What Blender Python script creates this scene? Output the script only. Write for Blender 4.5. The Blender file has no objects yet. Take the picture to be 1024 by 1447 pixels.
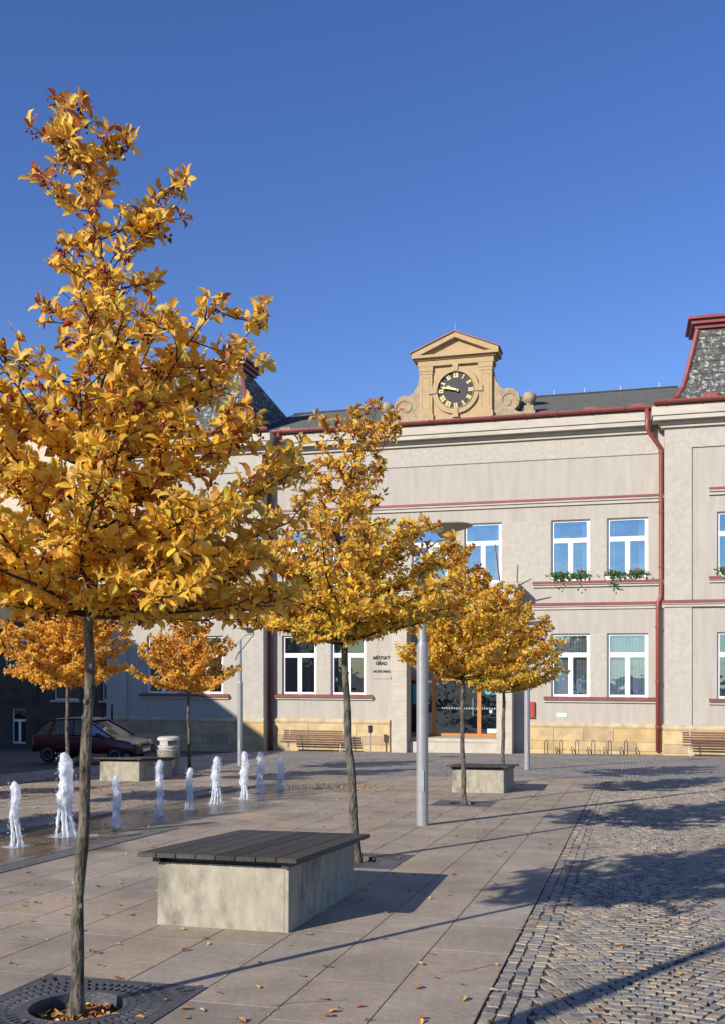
import bpy, math, random
import numpy as np
from mathutils import Vector, Matrix, noise
R = math.radians
random.seed(7)
sc = bpy.context.scene
col = sc.collection

# ------------------------------------------------------------------ camera, sky, sun, exposure
EYE = 1.6
SLOPE = 0.055
cam_d = bpy.data.cameras.new('camera'); cam = bpy.data.objects.new('camera', cam_d); col.objects.link(cam)
cam.location = (0, 0, EYE); cam.rotation_euler = (R(90), 0, 0)
cam_d.sensor_fit = 'VERTICAL'; cam_d.sensor_height = 36; cam_d.lens = 1361 / 1447 * 36
cam_d.shift_y = 211.5 / 1447
cam_d.clip_end = 2000; cam_d.clip_start = 0.05
sc.camera = cam

SUN_EL, SUN_AZ = R(26.0), R(45.5)          # light travels towards azimuth SUN_AZ, right of the camera's forward axis
world = bpy.data.worlds.new('World'); sc.world = world; world.use_nodes = True
wn = world.node_tree.nodes; wl = world.node_tree.links
wn.clear()
wo = wn.new('ShaderNodeOutputWorld'); bg = wn.new('ShaderNodeBackground'); sky = wn.new('ShaderNodeTexSky')
sky.sky_type = 'NISHITA'; sky.sun_disc = False
sky.sun_elevation = SUN_EL
sky.sun_rotation = math.pi + SUN_AZ
sky.altitude = 800; sky.air_density = 1.25; sky.dust_density = 0.05; sky.ozone_density = 5.5
bg.inputs[1].default_value = 0.114
hsv = wn.new('ShaderNodeHueSaturation'); hsv.inputs['Saturation'].default_value = 1.12; hsv.inputs['Hue'].default_value = .517
wl.new(sky.outputs[0], hsv.inputs['Color']); wl.new(hsv.outputs[0], bg.inputs[0]); wl.new(bg.outputs[0], wo.inputs[0])
sd = bpy.data.lights.new('sun', 'SUN'); sun = bpy.data.objects.new('sun', sd); col.objects.link(sun)
sd.energy = 4.7; sd.angle = R(0.53); sd.color = (1.0, 0.92, 0.80)
LD = Vector((math.sin(SUN_AZ) * math.cos(SUN_EL), math.cos(SUN_AZ) * math.cos(SUN_EL), -math.sin(SUN_EL)))
sun.rotation_euler = LD.to_track_quat('-Z', 'Y').to_euler()
sun.location = (-20, -20, 30)
sc.view_settings.view_transform = 'Standard'; sc.view_settings.look = 'None'
sc.view_settings.exposure = 0.40; sc.view_settings.gamma = 1.0
sc.view_settings.use_curve_mapping = False

# ------------------------------------------------------------------ helpers
class MB:
    def __init__(s): s.v = []; s.f = []; s.r = []
    def add(s, vs, fs, r=0.5):
        o = len(s.v); s.v += [tuple(p) for p in vs]; s.f += [tuple(i + o for i in q) for q in fs]; s.r += [r] * len(fs)
        return s
    def box(s, x0, x1, y0, y1, z0, z1, r=0.5, M=None):
        vs = [Vector((x, y, z)) for z in (z0, z1) for y in (y0, y1) for x in (x0, x1)]
        if M is not None: vs = [M @ p for p in vs]
        return s.add(vs, [(0, 2, 3, 1), (4, 5, 7, 6), (0, 1, 5, 4), (2, 6, 7, 3), (0, 4, 6, 2), (1, 3, 7, 5)], r)
    def quad(s, a, b, c, d, r=0.5): return s.add([a, b, c, d], [(0, 1, 2, 3)], r)
    def tube(s, pts, rads, n=8, cap=True, r=0.5):
        pts = [Vector(p) for p in pts]
        if not isinstance(rads, (list, tuple)): rads = [rads] * len(pts)
        vs = []; fs = []; ref = None
        for i, p in enumerate(pts):
            t = (pts[min(i + 1, len(pts) - 1)] - pts[max(i - 1, 0)])
            if t.length < 1e-9: t = Vector((0, 0, 1))
            t.normalize()
            if ref is None:
                ref = Vector((1, 0, 0)) if abs(t.x) < 0.8 else Vector((0, 1, 0))
            a = (ref - t * ref.dot(t)).normalized(); b = t.cross(a); ref = a
            for k in range(n):
                an = 2 * math.pi * k / n
                vs.append(p + (a * math.cos(an) + b * math.sin(an)) * rads[i])
        for i in range(len(pts) - 1):
            for k in range(n):
                k2 = (k + 1) % n
                fs.append((i * n + k, i * n + k2, (i + 1) * n + k2, (i + 1) * n + k))
        if cap:
            fs.append(tuple(range(n - 1, -1, -1))); fs.append(tuple((len(pts) - 1) * n + k for k in range(n)))
        return s.add(vs, fs, r)
    def prism(s, prof, y0, y1, r=0.5, M=None, ax='y'):
        """prof in (x,z) extruded along y (or in (y,z) along x)."""
        n = len(prof)
        if ax == 'y': vs = [Vector((p[0], y0, p[1])) for p in prof] + [Vector((p[0], y1, p[1])) for p in prof]
        elif ax == 'x': vs = [Vector((y0, p[0], p[1])) for p in prof] + [Vector((y1, p[0], p[1])) for p in prof]
        else: vs = [Vector((p[0], p[1], y0)) for p in prof] + [Vector((p[0], p[1], y1)) for p in prof]
        if M is not None: vs = [M @ p for p in vs]
        fs = [tuple(range(n)), tuple(range(2 * n - 1, n - 1, -1))]
        fs += [(i, i + n, (i + 1) % n + n, (i + 1) % n) for i in range(n)]
        return s.add(vs, fs, r)
    def lathe(s, prof, c=(0, 0, 0), n=20, r=0.5):
        vs = []; fs = []
        for (rr, z) in prof:
            for k in range(n):
                a = 2 * math.pi * k / n; vs.append((c[0] + rr * math.cos(a), c[1] + rr * math.sin(a), c[2] + z))
        for i in range(len(prof) - 1):
            for k in range(n):
                k2 = (k + 1) % n; fs.append((i * n + k, i * n + k2, (i + 1) * n + k2, (i + 1) * n + k))
        if prof[0][0] > 1e-4: fs.append(tuple(range(n - 1, -1, -1)))
        if prof[-1][0] > 1e-4: fs.append(tuple((len(prof) - 1) * n + k for k in range(n)))
        return s.add(vs, fs, r)
    def mesh(s, name, m, smooth=False):
        me = bpy.data.meshes.new(name); me.from_pydata(s.v, [], s.f)
        at = me.attributes.new('rnd', 'FLOAT', 'FACE'); at.data.foreach_set('value', s.r)
        me.materials.append(m)
        if smooth: me.polygons.foreach_set('use_smooth', [True] * len(s.f))
        me.update(); return me
    def build(s, name, m, parent=None, smooth=False, bevel=0, M=None):
        o = bpy.data.objects.new(name, s.mesh(name, m, smooth)); col.objects.link(o)
        if parent is not None: o.parent = parent
        if M is not None: o.matrix_basis = M
        if bevel:
            b = o.modifiers.new('bevel', 'BEVEL'); b.width = bevel; b.segments = 2; b.limit_method = 'ANGLE'; b.angle_limit = R(35)
        return o

def tag(o, label=None, cat=None, group=None, kind=None):
    if label: o['label'] = label
    if cat: o['category'] = cat
    if group: o['group'] = group
    if kind: o['kind'] = kind
    return o
def empty(name, M, label=None, cat=None, group=None, kind=None):
    o = bpy.data.objects.new(name, None); col.objects.link(o); o.matrix_basis = M; o.empty_display_size = 0.2
    return tag(o, label, cat, group, kind)
def copy_tree(o, parent=None):
    c = o.copy(); col.objects.link(c)
    if parent is not None: c.parent = parent
    for ch in list(o.children): copy_tree(ch, c)
    return c
def inst(name, me, parent, M):
    o = bpy.data.objects.new(name, me); col.objects.link(o); o.parent = parent; o.matrix_basis = M; return o

# ------------------------------------------------------------------ materials
def mat(name, c1, c2=None, rough=0.8, scale=4.0, detail=6, bump=0.0, bscale=40.0, metal=0.0, spec=0.4, rnd=0.0,
        c3=None, s3=0.5, t3=(0.55, 0.7), stretch=(1, 1, 1), contrast=(0.35, 0.65), coord='Object'):
    m = bpy.data.materials.new(name); m.use_nodes = True; nt = m.node_tree; N = nt.nodes; L = nt.links
    p = N['Principled BSDF']
    p.inputs['Roughness'].default_value = rough; p.inputs['Metallic'].default_value = metal
    p.inputs['Specular IOR Level'].default_value = spec
    tc = N.new('ShaderNodeTexCoord'); mp = N.new('ShaderNodeMapping'); mp.inputs['Scale'].default_value = stretch
    L.new(tc.outputs[coord], mp.inputs[0])
    src = None
    if c2 is None: c2 = tuple(x * 0.85 for x in c1)
    nz = N.new('ShaderNodeTexNoise'); nz.inputs['Scale'].default_value = scale; nz.inputs['Detail'].default_value = detail
    nz.inputs['Roughness'].default_value = 0.62
    L.new(mp.outputs[0], nz.inputs['Vector'])
    rp = N.new('ShaderNodeValToRGB'); rp.color_ramp.elements[0].position = contrast[0]; rp.color_ramp.elements[1].position = contrast[1]
    rp.color_ramp.elements[0].color = (*c2, 1); rp.color_ramp.elements[1].color = (*c1, 1)
    L.new(nz.outputs[0], rp.inputs[0]); src = rp.outputs[0]
    if c3 is not None:
        n3 = N.new('ShaderNodeTexNoise'); n3.inputs['Scale'].default_value = s3; n3.inputs['Detail'].default_value = 8
        n3.inputs['Roughness'].default_value = 0.7
        L.new(mp.outputs[0], n3.inputs['Vector'])
        r3 = N.new('ShaderNodeValToRGB'); r3.color_ramp.elements[0].position = t3[0]; r3.color_ramp.elements[1].position = t3[1]
        r3.color_ramp.elements[0].color = (0, 0, 0, 1); r3.color_ramp.elements[1].color = (1, 1, 1, 1)
        L.new(n3.outputs[0], r3.inputs[0])
        mx = N.new('ShaderNodeMix'); mx.data_type = 'RGBA'; L.new(r3.outputs[0], mx.inputs[0]); L.new(src, mx.inputs[6]); mx.inputs[7].default_value = (*c3, 1)
        src = mx.outputs[2]
    if rnd:
        at = N.new('ShaderNodeAttribute'); at.attribute_name = 'rnd'; oi = N.new('ShaderNodeObjectInfo')
        ad = N.new('ShaderNodeMath'); ad.operation = 'ADD'; L.new(at.outputs['Fac'], ad.inputs[0]); L.new(oi.outputs['Random'], ad.inputs[1])
        fr = N.new('ShaderNodeMath'); fr.operation = 'FRACT'; L.new(ad.outputs[0], fr.inputs[0])
        mr = N.new('ShaderNodeMapRange'); mr.inputs[3].default_value = 1 - rnd; mr.inputs[4].default_value = 1 + rnd; L.new(fr.outputs[0], mr.inputs[0])
        hs = N.new('ShaderNodeHueSaturation'); L.new(mr.outputs[0], hs.inputs['Value']); L.new(src, hs.inputs['Color']); src = hs.outputs[0]
    L.new(src, p.inputs['Base Color'])
    if bump:
        nb = N.new('ShaderNodeTexNoise'); nb.inputs['Scale'].default_value = bscale; nb.inputs['Detail'].default_value = 5
        L.new(mp.outputs[0], nb.inputs['Vector'])
        b = N.new('ShaderNodeBump'); b.inputs['Strength'].default_value = bump; b.inputs['Distance'].default_value = 0.02
        L.new(nb.outputs[0], b.inputs['Height']); L.new(b.outputs[0], p.inputs['Normal'])
    return m

def ramp_mat(name, stops, rough=0.8, vary=0.12, nscale=30, bump=0.4, bscale=60, spec=0.3, stain=None, coord='Object', big=None):
    """colour picked from a ramp by the per-piece random value, plus grain"""
    m = bpy.data.materials.new(name); m.use_nodes = True; nt = m.node_tree; N = nt.nodes; L = nt.links
    p = N['Principled BSDF']; p.inputs['Roughness'].default_value = rough; p.inputs['Specular IOR Level'].default_value = spec
    at = N.new('ShaderNodeAttribute'); at.attribute_name = 'rnd'; oi = N.new('ShaderNodeObjectInfo')
    ad = N.new('ShaderNodeMath'); ad.operation = 'ADD'; L.new(at.outputs['Fac'], ad.inputs[0]); L.new(oi.outputs['Random'], ad.inputs[1])
    fr = N.new('ShaderNodeMath'); fr.operation = 'FRACT'; L.new(ad.outputs[0], fr.inputs[0])
    rp = N.new('ShaderNodeValToRGB'); cr = rp.color_ramp
    while len(cr.elements) < len(stops): cr.elements.new(0.5)
    for i, (pos, c) in enumerate(stops): cr.elements[i].position = pos; cr.elements[i].color = (*c, 1)
    L.new(fr.outputs[0], rp.inputs[0])
    tc = N.new('ShaderNodeTexCoord'); src = rp.outputs[0]; gm = N.new('ShaderNodeNewGeometry')
    cs_ = gm.outputs['Position'] if coord == 'World' else tc.outputs[coord]
    def noise_val(scale, lo, hi, src, detail=6):
        nz = N.new('ShaderNodeTexNoise'); nz.inputs['Scale'].default_value = scale; nz.inputs['Detail'].default_value = detail; nz.inputs['Roughness'].default_value = .65
        L.new(cs_, nz.inputs['Vector'])
        mr = N.new('ShaderNodeMapRange'); mr.inputs[1].default_value = .3; mr.inputs[2].default_value = .7
        mr.inputs[3].default_value = lo; mr.inputs[4].default_value = hi; L.new(nz.outputs[0], mr.inputs[0])
        hs = N.new('ShaderNodeHueSaturation'); L.new(mr.outputs[0], hs.inputs['Value']); L.new(src, hs.inputs['Color'])
        return hs.outputs[0]
    src = noise_val(nscale, 1 - vary, 1 + vary, src)
    if big: src = noise_val(big[0], big[1], big[2], src, 8)
    L.new(src, p.inputs['Base Color'])
    if bump:
        nb = N.new('ShaderNodeTexNoise'); nb.inputs['Scale'].default_value = bscale; nb.inputs['Detail'].default_value = 6
        L.new(cs_, nb.inputs['Vector'])
        b = N.new('ShaderNodeBump'); b.inputs['Strength'].default_value = bump; b.inputs['Distance'].default_value = 0.01
        L.new(nb.outputs[0], b.inputs['Height']); L.new(b.outputs[0], p.inputs['Normal'])
    return m

def leaf_mat(name, stops, trans=0.35):
    m = ramp_mat(name, stops, rough=0.55, vary=0.14, nscale=14, bump=0.0, spec=0.2)
    nt = m.node_tree; N = nt.nodes; L = nt.links
    p = N['Principled BSDF']; out = N['Material Output']
    tl = N.new('ShaderNodeBsdfTranslucent'); mx = N.new('ShaderNodeMixShader'); mx.inputs[0].default_value = trans
    src = p.inputs['Base Color'].links[0].from_socket
    gmm = N.new('ShaderNodeGamma'); gmm.inputs[1].default_value = .72; L.new(src, gmm.inputs[0]); L.new(gmm.outputs[0], tl.inputs[0]); L.new(p.outputs[0], mx.inputs[1]); L.new(tl.outputs[0], mx.inputs[2]); L.new(mx.outputs[0], out.inputs[0])
    return m

M_wall = mat('render_wall', (.445, .413, .366), (.385, .355, .312), .92, 2.2, bump=.35, bscale=60, c3=(.35, .31, .265), s3=1.0, t3=(.52, .82), spec=.2, stretch=(1.5, 1, .22))
M_rough = mat('roughcast_wall', (.475, .443, .393), (.405, .376, .328), .95, 5, bump=1.0, bscale=24, spec=.2, c3=(.45, .40, .34), s3=.6, t3=(.55, .8))
M_corn = mat('cornice_render', (.53, .485, .42), (.43, .395, .34), .9, 2, bump=.2, c3=(.36, .33, .29), s3=.9, t3=(.58, .8), spec=.2, stretch=(.5, 1, 2))
M_sand = ramp_mat('sandstone', [(0, (.50, .36, .17)), (.35, (.58, .44, .24)), (.7, (.54, .41, .23)), (1, (.42, .32, .2))], .9, .16, 3, .5, 25, .2, big=(1.1, .75, 1.12))
M_sandcap = mat('sandstone_cap', (.56, .45, .28), (.40, .31, .19), .9, 3, bump=.3)
M_porch = mat('pale_stone', (.52, .47, .39), (.42, .38, .31), .85, 3, bump=.25, c3=(.42, .38, .32), s3=1.5)
M_gable = mat('ochre_stone', (.48, .35, .20), (.42, .305, .17), .92, 4.5, bump=.6, bscale=30, c3=(.33, .25, .155), s3=2.2, t3=(.52, .76))
M_gable2 = mat('weathered_stone', (.44, .34, .21), (.30, .24, .16), .95, 5, bump=.6, c3=(.22, .2, .16), s3=3, t3=(.5, .7))
M_red = mat('red_flashing', (.27, .065, .055), (.19, .05, .045), .45, 3, bump=.05, c3=(.36, .2, .18), s3=5, t3=(.62, .75), spec=.5)
M_slate = mat('slate_roof', (.075, .078, .078), (.035, .037, .038), .75, 6, bump=.5, bscale=18, c3=(.13, .13, .115), s3=3, t3=(.6, .75), stretch=(1, 1, 2.5))
M_dark = mat('dark_roofing', (.05, .045, .045), (.03, .028, .028), .7, 4, bump=.2)
M_white = mat('white_paint', (.80, .80, .79), (.76, .76, .75), .35, 3, spec=.5)
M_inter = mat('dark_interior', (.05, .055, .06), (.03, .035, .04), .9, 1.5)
M_blind = mat('blind_fabric', (.70, .76, .78), (.64, .70, .72), .8, 3)
M_metal = mat('galvanised_steel', (.36, .37, .39), (.31, .32, .34), .42, 8, metal=.35, bump=.04, spec=.5, c3=(.22, .22, .22), s3=6, t3=(.66, .75))
M_iron = mat('cast_iron', (.105, .108, .118), (.075, .078, .085), .5, 14, metal=.3, bump=.3, bscale=80, spec=.5, c3=(.14, .11, .09), s3=5, t3=(.6, .8))
M_thin = mat('dark_steel', (.06, .06, .06), (.04, .04, .04), .5, 8, metal=.5)
M_soil = mat('soil', (.055, .035, .022), (.025, .017, .012), .95, 18, bump=1.0, bscale=50)
M_bark = mat('tree_bark', (.165, .145, .115), (.065, .057, .045), .9, 22, bump=1.3, bscale=44, c3=(.30, .21, .13), s3=6, t3=(.60, .70), stretch=(1, 1, .4), spec=.15, contrast=(.42, .58))
M_twig = mat('twig_bark', (.06, .045, .035), (.035, .028, .022), .85, 20)
M_conc = mat('bench_concrete', (.385, .352, .28), (.275, .252, .20), .9, 9, bump=.22, bscale=70, c3=(.16, .15, .12), s3=2.6, t3=(.50, .68), spec=.25, stretch=(1, 1, .62))
M_plank = mat('weathered_plank', (.062, .056, .05), (.036, .033, .03), .62, 5, bump=.5, bscale=30, rnd=.45, stretch=(6, .5, 6), spec=.4)
M_benchwood = mat('bench_slat_wood', (.19, .085, .065), (.12, .055, .045), .6, 6, bump=.3, rnd=.2, stretch=(.6, 6, 6))
M_door = mat('oak_door_frame', (.50, .21, .055), (.40, .155, .035), .45, 5, stretch=(6, 6, .6), bump=.15, spec=.5)
M_black = mat('black_enamel', (.012, .012, .014), (.008, .008, .01), .35, 4)
M_clock = mat('clock_face', (.014, .014, .024), (.010, .010, .016), .5, 4)
M_gold = mat('gold_paint', (.80, .62, .24), (.70, .52, .18), .35, 6, metal=.25)
M_letter = mat('lettering_dark', (.03, .025, .022), None, .6)
M_redbox = mat('red_box_paint', (.38, .06, .05), (.32, .05, .04), .5, 4)
M_plate = mat('pale_green_plate', (.55, .72, .64), None, .5)
M_teal = mat('teal_print', (.05, .35, .36), (.04, .28, .3), .5)
M_cyan = mat('blue_sticker', (.05, .42, .55), None, .5)
M_asph = mat('asphalt', (.062, .062, .066), (.045, .045, .048), .9, 30, bump=.4, bscale=160, c3=(.09, .085, .08), s3=1.5, t3=(.5, .8))
M_earth = mat('earth', (.12, .11, .09), (.08, .075, .06), .95, 3, bump=.3)
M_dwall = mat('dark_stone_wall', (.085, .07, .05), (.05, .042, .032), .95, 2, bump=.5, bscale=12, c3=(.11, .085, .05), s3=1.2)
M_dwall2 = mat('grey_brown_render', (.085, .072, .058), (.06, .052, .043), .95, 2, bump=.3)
M_cream = mat('cream_render', (.60, .52, .40), (.52, .45, .35), .9, 2, bump=.2)
M_bin = mat('washed_concrete', (.42, .38, .31), (.14, .12, .10), .9, 55, detail=2, bump=.8, bscale=70, contrast=(.44, .56))
M_bincap = mat('smooth_concrete', (.52, .52, .48), (.42, .42, .39), .8, 6, bump=.15)
M_carp = mat('car_paint', (.085, .008, .012), (.075, .007, .010), .25, 3, spec=.6)
M_tyre = mat('tyre_rubber', (.02, .02, .02), None, .85)
M_rim = mat('wheel_alloy', (.5, .5, .52), None, .3, metal=.8)
M_trim = mat('black_trim', (.02, .02, .022), None, .6)
M_lens = mat('headlamp_lens', (.65, .7, .75), (.5, .55, .6), .08, 20, spec=.8)
M_plat = mat('number_plate', (.75, .75, .72), None, .5)
M_berry = mat('red_berry', (.20, .008, .012), (.12, .006, .01), .3, 30, spec=.5)
M_green = leaf_mat('geranium_leaf', [(0, (.02, .07, .015)), (.6, (.04, .11, .02)), (1, (.06, .13, .03))], .25)
M_flower = leaf_mat('geranium_flower', [(0, (.55, .03, .09)), (1, (.60, .10, .26))], .3)
LEAFSTOPS = [(0, (.90, .52, .05)), (.25, (.95, .66, .07)), (.45, (.86, .46, .05)), (.6, (.93, .62, .09)), (.74, (.74, .36, .05)), (.84, (.97, .76, .18)), (.93, (.58, .24, .05)), (1, (.84, .66, .12))]
M_leaf = leaf_mat('autumn_leaf', LEAFSTOPS, .56)
M_leafo = leaf_mat('autumn_leaf_orange', [(0, (.92, .50, .07)), (.3, (.96, .62, .10)), (.55, (.90, .44, .06)), (.75, (.95, .58, .10)), (.9, (.72, .32, .06)), (1, (.96, .70, .16))], .52)
M_leafred = leaf_mat('autumn_leaf_russet', [(0, (.40, .10, .03)), (.4, (.50, .20, .03)), (.7, (.30, .05, .03)), (1, (.55, .30, .05))], .35)
M_leafgr = leaf_mat('autumn_leaf_green', [(0, (.48, .46, .05)), (.4, (.74, .60, .06)), (.7, (.25, .32, .04)), (1, (.82, .58, .06))], .35)
M_fall = ramp_mat('dry_leaf', [(0, (.30, .10, .03)), (.3, (.50, .24, .06)), (.6, (.24, .09, .03)), (.85, (.62, .42, .12)), (1, (.45, .32, .2))], .7, .2, 40, .3, 60)
M_hedge = leaf_mat('far_foliage', [(0, (.03, .06, .015)), (.6, (.05, .08, .02)), (1, (.08, .07, .02))], .2)
M_paper = mat('crumpled_paper', (.75, .74, .70), None, .8)

def slab_material():
    m = ramp_mat('paving_slab_stone', [(0, (.36, .295, .22)), (.25, (.40, .33, .25)), (.5, (.33, .274, .208)), (.75, (.365, .312, .247)), (.9, (.405, .312, .213)), (1, (.305, .258, .202))],
                 .82, .15, 22, .3, 90, .3, coord='World', big=(1.4, .70, 1.15))
    # splashed water darkens and glosses the paving round the row of jets
    nt = m.node_tree; N = nt.nodes; L = nt.links; p = N['Principled BSDF']; src = p.inputs['Base Color'].links[0].from_socket
    ge = N.new('ShaderNodeNewGeometry'); dt = N.new('ShaderNodeVectorMath'); dt.operation = 'DOT_PRODUCT'; dt.inputs[1].default_value = (math.cos(R(15.6)), -math.sin(R(15.6)), 0)
    L.new(ge.outputs['Position'], dt.inputs[0])
    ad = N.new('ShaderNodeMath'); ad.operation = 'ADD'; ad.inputs[1].default_value = 7.15; L.new(dt.outputs['Value'], ad.inputs[0])
    ab = N.new('ShaderNodeMath'); ab.operation = 'ABSOLUTE'; L.new(ad.outputs[0], ab.inputs[0])
    nz = N.new('ShaderNodeTexNoise'); nz.inputs['Scale'].default_value = .9; nz.inputs['Detail'].default_value = 5; nz.inputs['Roughness'].default_value = .6; L.new(ge.outputs['Position'], nz.inputs['Vector'])
    mu = N.new('ShaderNodeMath'); mu.operation = 'MULTIPLY_ADD'; mu.inputs[1].default_value = -2.6; L.new(nz.outputs[0], mu.inputs[0]); L.new(ab.outputs[0], mu.inputs[2])
    mr = N.new('ShaderNodeMapRange'); mr.inputs[1].default_value = -.75; mr.inputs[2].default_value = .05; mr.inputs[3].default_value = 1; mr.inputs[4].default_value = 0; mr.interpolation_type = 'SMOOTHSTEP'
    L.new(mu.outputs[0], mr.inputs[0])
    mx = N.new('ShaderNodeMix'); mx.data_type = 'RGBA'; mx.blend_type = 'MULTIPLY'; L.new(mr.outputs[0], mx.inputs[0]); L.new(src, mx.inputs[6]); mx.inputs[7].default_value = (.38, .36, .34, 1)
    L.new(mx.outputs[2], p.inputs['Base Color'])
    r2 = N.new('ShaderNodeMapRange'); r2.inputs[3].default_value = .82; r2.inputs[4].default_value = .22; L.new(mr.outputs[0], r2.inputs[0]); L.new(r2.outputs[0], p.inputs['Roughness'])
    return m
M_slab = slab_material()
M_cob = ramp_mat('cobble_granite', [(0, (.22, .212, .20)), (.2, (.29, .265, .22)), (.42, (.39, .32, .215)), (.58, (.205, .205, .208)), (.76, (.44, .355, .235)), (.88, (.15, .15, .155)), (.94, (.29, .205, .14)), (1, (.30, .275, .235))], .8, .25, 30, .6, 70, .3, coord='World', big=(.8, .82, 1.12))
M_bed = mat('joint_sand', (.10, .085, .065), (.04, .035, .027), .95, 12, bump=.6, bscale=60)
def cobble_far():
    m = bpy.data.materials.new('cobble_far'); m.use_nodes = True; nt = m.node_tree; N = nt.nodes; L = nt.links
    p = N['Principled BSDF']; p.inputs['Roughness'].default_value = .85
    tc = N.new('ShaderNodeTexCoord')
    vo = N.new('ShaderNodeTexVoronoi'); vo.inputs['Scale'].default_value = 9.5; vo.inputs['Randomness'].default_value = .55
    ve = N.new('ShaderNodeTexVoronoi'); ve.feature = 'DISTANCE_TO_EDGE'; ve.inputs['Scale'].default_value = 9.5; ve.inputs['Randomness'].default_value = .55
    L.new(tc.outputs['Object'], vo.inputs['Vector']); L.new(tc.outputs['Object'], ve.inputs['Vector'])
    rp = N.new('ShaderNodeValToRGB'); cr = rp.color_ramp
    for _ in range(3): cr.elements.new(.5)
    for e, (q, c) in zip(cr.elements, [(0, (.28, .27, .26)), (.3, (.35, .32, .28)), (.5, (.30, .295, .29)), (.75, (.40, .345, .27)), (1, (.25, .245, .25))]): e.position = q; e.color = (*c, 1)
    sp = N.new('ShaderNodeSeparateColor'); L.new(vo.outputs['Color'], sp.inputs[0]); L.new(sp.outputs[0], rp.inputs[0])
    er = N.new('ShaderNodeValToRGB'); er.color_ramp.elements[0].position = .02; er.color_ramp.elements[1].position = .12
    er.color_ramp.elements[0].color = (.3, .28, .26, 1); L.new(ve.outputs['Distance'], er.inputs[0])
    mx = N.new('ShaderNodeMix'); mx.data_type = 'RGBA'; mx.blend_type = 'MULTIPLY'; mx.inputs[0].default_value = 1
    L.new(rp.outputs[0], mx.inputs[6]); L.new(er.outputs[0], mx.inputs[7])
    nz = N.new('ShaderNodeTexNoise'); nz.inputs['Scale'].default_value = .5; nz.inputs['Detail'].default_value = 6; L.new(tc.outputs['Object'], nz.inputs['Vector'])
    mr = N.new('ShaderNodeMapRange'); mr.inputs[1].default_value = .3; mr.inputs[2].default_value = .7; mr.inputs[3].default_value = .82; mr.inputs[4].default_value = 1.15; L.new(nz.outputs[0], mr.inputs[0])
    hs = N.new('ShaderNodeHueSaturation'); L.new(mr.outputs[0], hs.inputs['Value']); L.new(mx.outputs[2], hs.inputs['Color'])
    L.new(hs.outputs[0], p.inputs['Base Color'])
    b = N.new('ShaderNodeBump'); b.inputs['Distance'].default_value = .02; b.inputs['Strength'].default_value = .8
    L.new(er.outputs[0], b.inputs['Height']); L.new(b.outputs[0], p.inputs['Normal'])
    return m
M_cobfar = cobble_far()
def wet_material():
    m = mat('wet_fountain_stone', (.15, .135, .12), (.07, .064, .06), .5, 2.2, bump=.12, bscale=60, c3=(.33, .31, .29), s3=1.1, t3=(.56, .72), spec=.5)
    N = m.node_tree.nodes; L = m.node_tree.links; p = N['Principled BSDF']
    nz = N.new('ShaderNodeTexNoise'); nz.inputs['Scale'].default_value = 1.6; nz.inputs['Detail'].default_value = 4
    tc = N.new('ShaderNodeTexCoord'); L.new(tc.outputs['Object'], nz.inputs['Vector'])
    mr = N.new('ShaderNodeMapRange'); mr.inputs[1].default_value = .42; mr.inputs[2].default_value = .6; mr.inputs[3].default_value = .06; mr.inputs[4].default_value = .6
    L.new(nz.outputs[0], mr.inputs[0]); L.new(mr.outputs[0], p.inputs['Roughness'])
    return m
M_wet = wet_material()
def water_material():
    m = bpy.data.materials.new('foaming_water'); m.use_nodes = True; nt = m.node_tree; N = nt.nodes; L = nt.links
    p = N['Principled BSDF']; out = N['Material Output']
    p.inputs['Base Color'].default_value = (.86, .9, .95, 1); p.inputs['Roughness'].default_value = .18; p.inputs['IOR'].default_value = 1.33
    p.inputs['Transmission Weight'].default_value = .12
    tl = N.new('ShaderNodeBsdfTranslucent'); tl.inputs[0].default_value = (.9, .94, 1, 1)
    m1 = N.new('ShaderNodeMixShader'); m1.inputs[0].default_value = .35; L.new(p.outputs[0], m1.inputs[1]); L.new(tl.outputs[0], m1.inputs[2])
    tr = N.new('ShaderNodeBsdfTransparent'); m2 = N.new('ShaderNodeMixShader')
    tc = N.new('ShaderNodeTexCoord'); mp = N.new('ShaderNodeMapping'); mp.inputs['Scale'].default_value = (40, 40, 7)
    nz = N.new('ShaderNodeTexNoise'); nz.inputs['Scale'].default_value = 1; nz.inputs['Detail'].default_value = 3
    L.new(tc.outputs['Object'], mp.inputs[0]); L.new(mp.outputs[0], nz.inputs['Vector'])
    mr = N.new('ShaderNodeMapRange'); mr.inputs[1].default_value = .36; mr.inputs[2].default_value = .62; mr.inputs[3].default_value = .5; mr.inputs[4].default_value = .02
    L.new(nz.outputs[0], mr.inputs[0]); L.new(mr.outputs[0], m2.inputs[0]); L.new(m1.outputs[0], m2.inputs[1]); L.new(tr.outputs[0], m2.inputs[2])
    b = N.new('ShaderNodeBump'); b.inputs['Strength'].default_value = .8; b.inputs['Distance'].default_value = .01; L.new(nz.outputs[0], b.inputs['Height']); L.new(b.outputs[0], p.inputs['Normal'])
    L.new(m2.outputs[0], out.inputs[0])
    return m
M_water = water_material()
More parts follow.
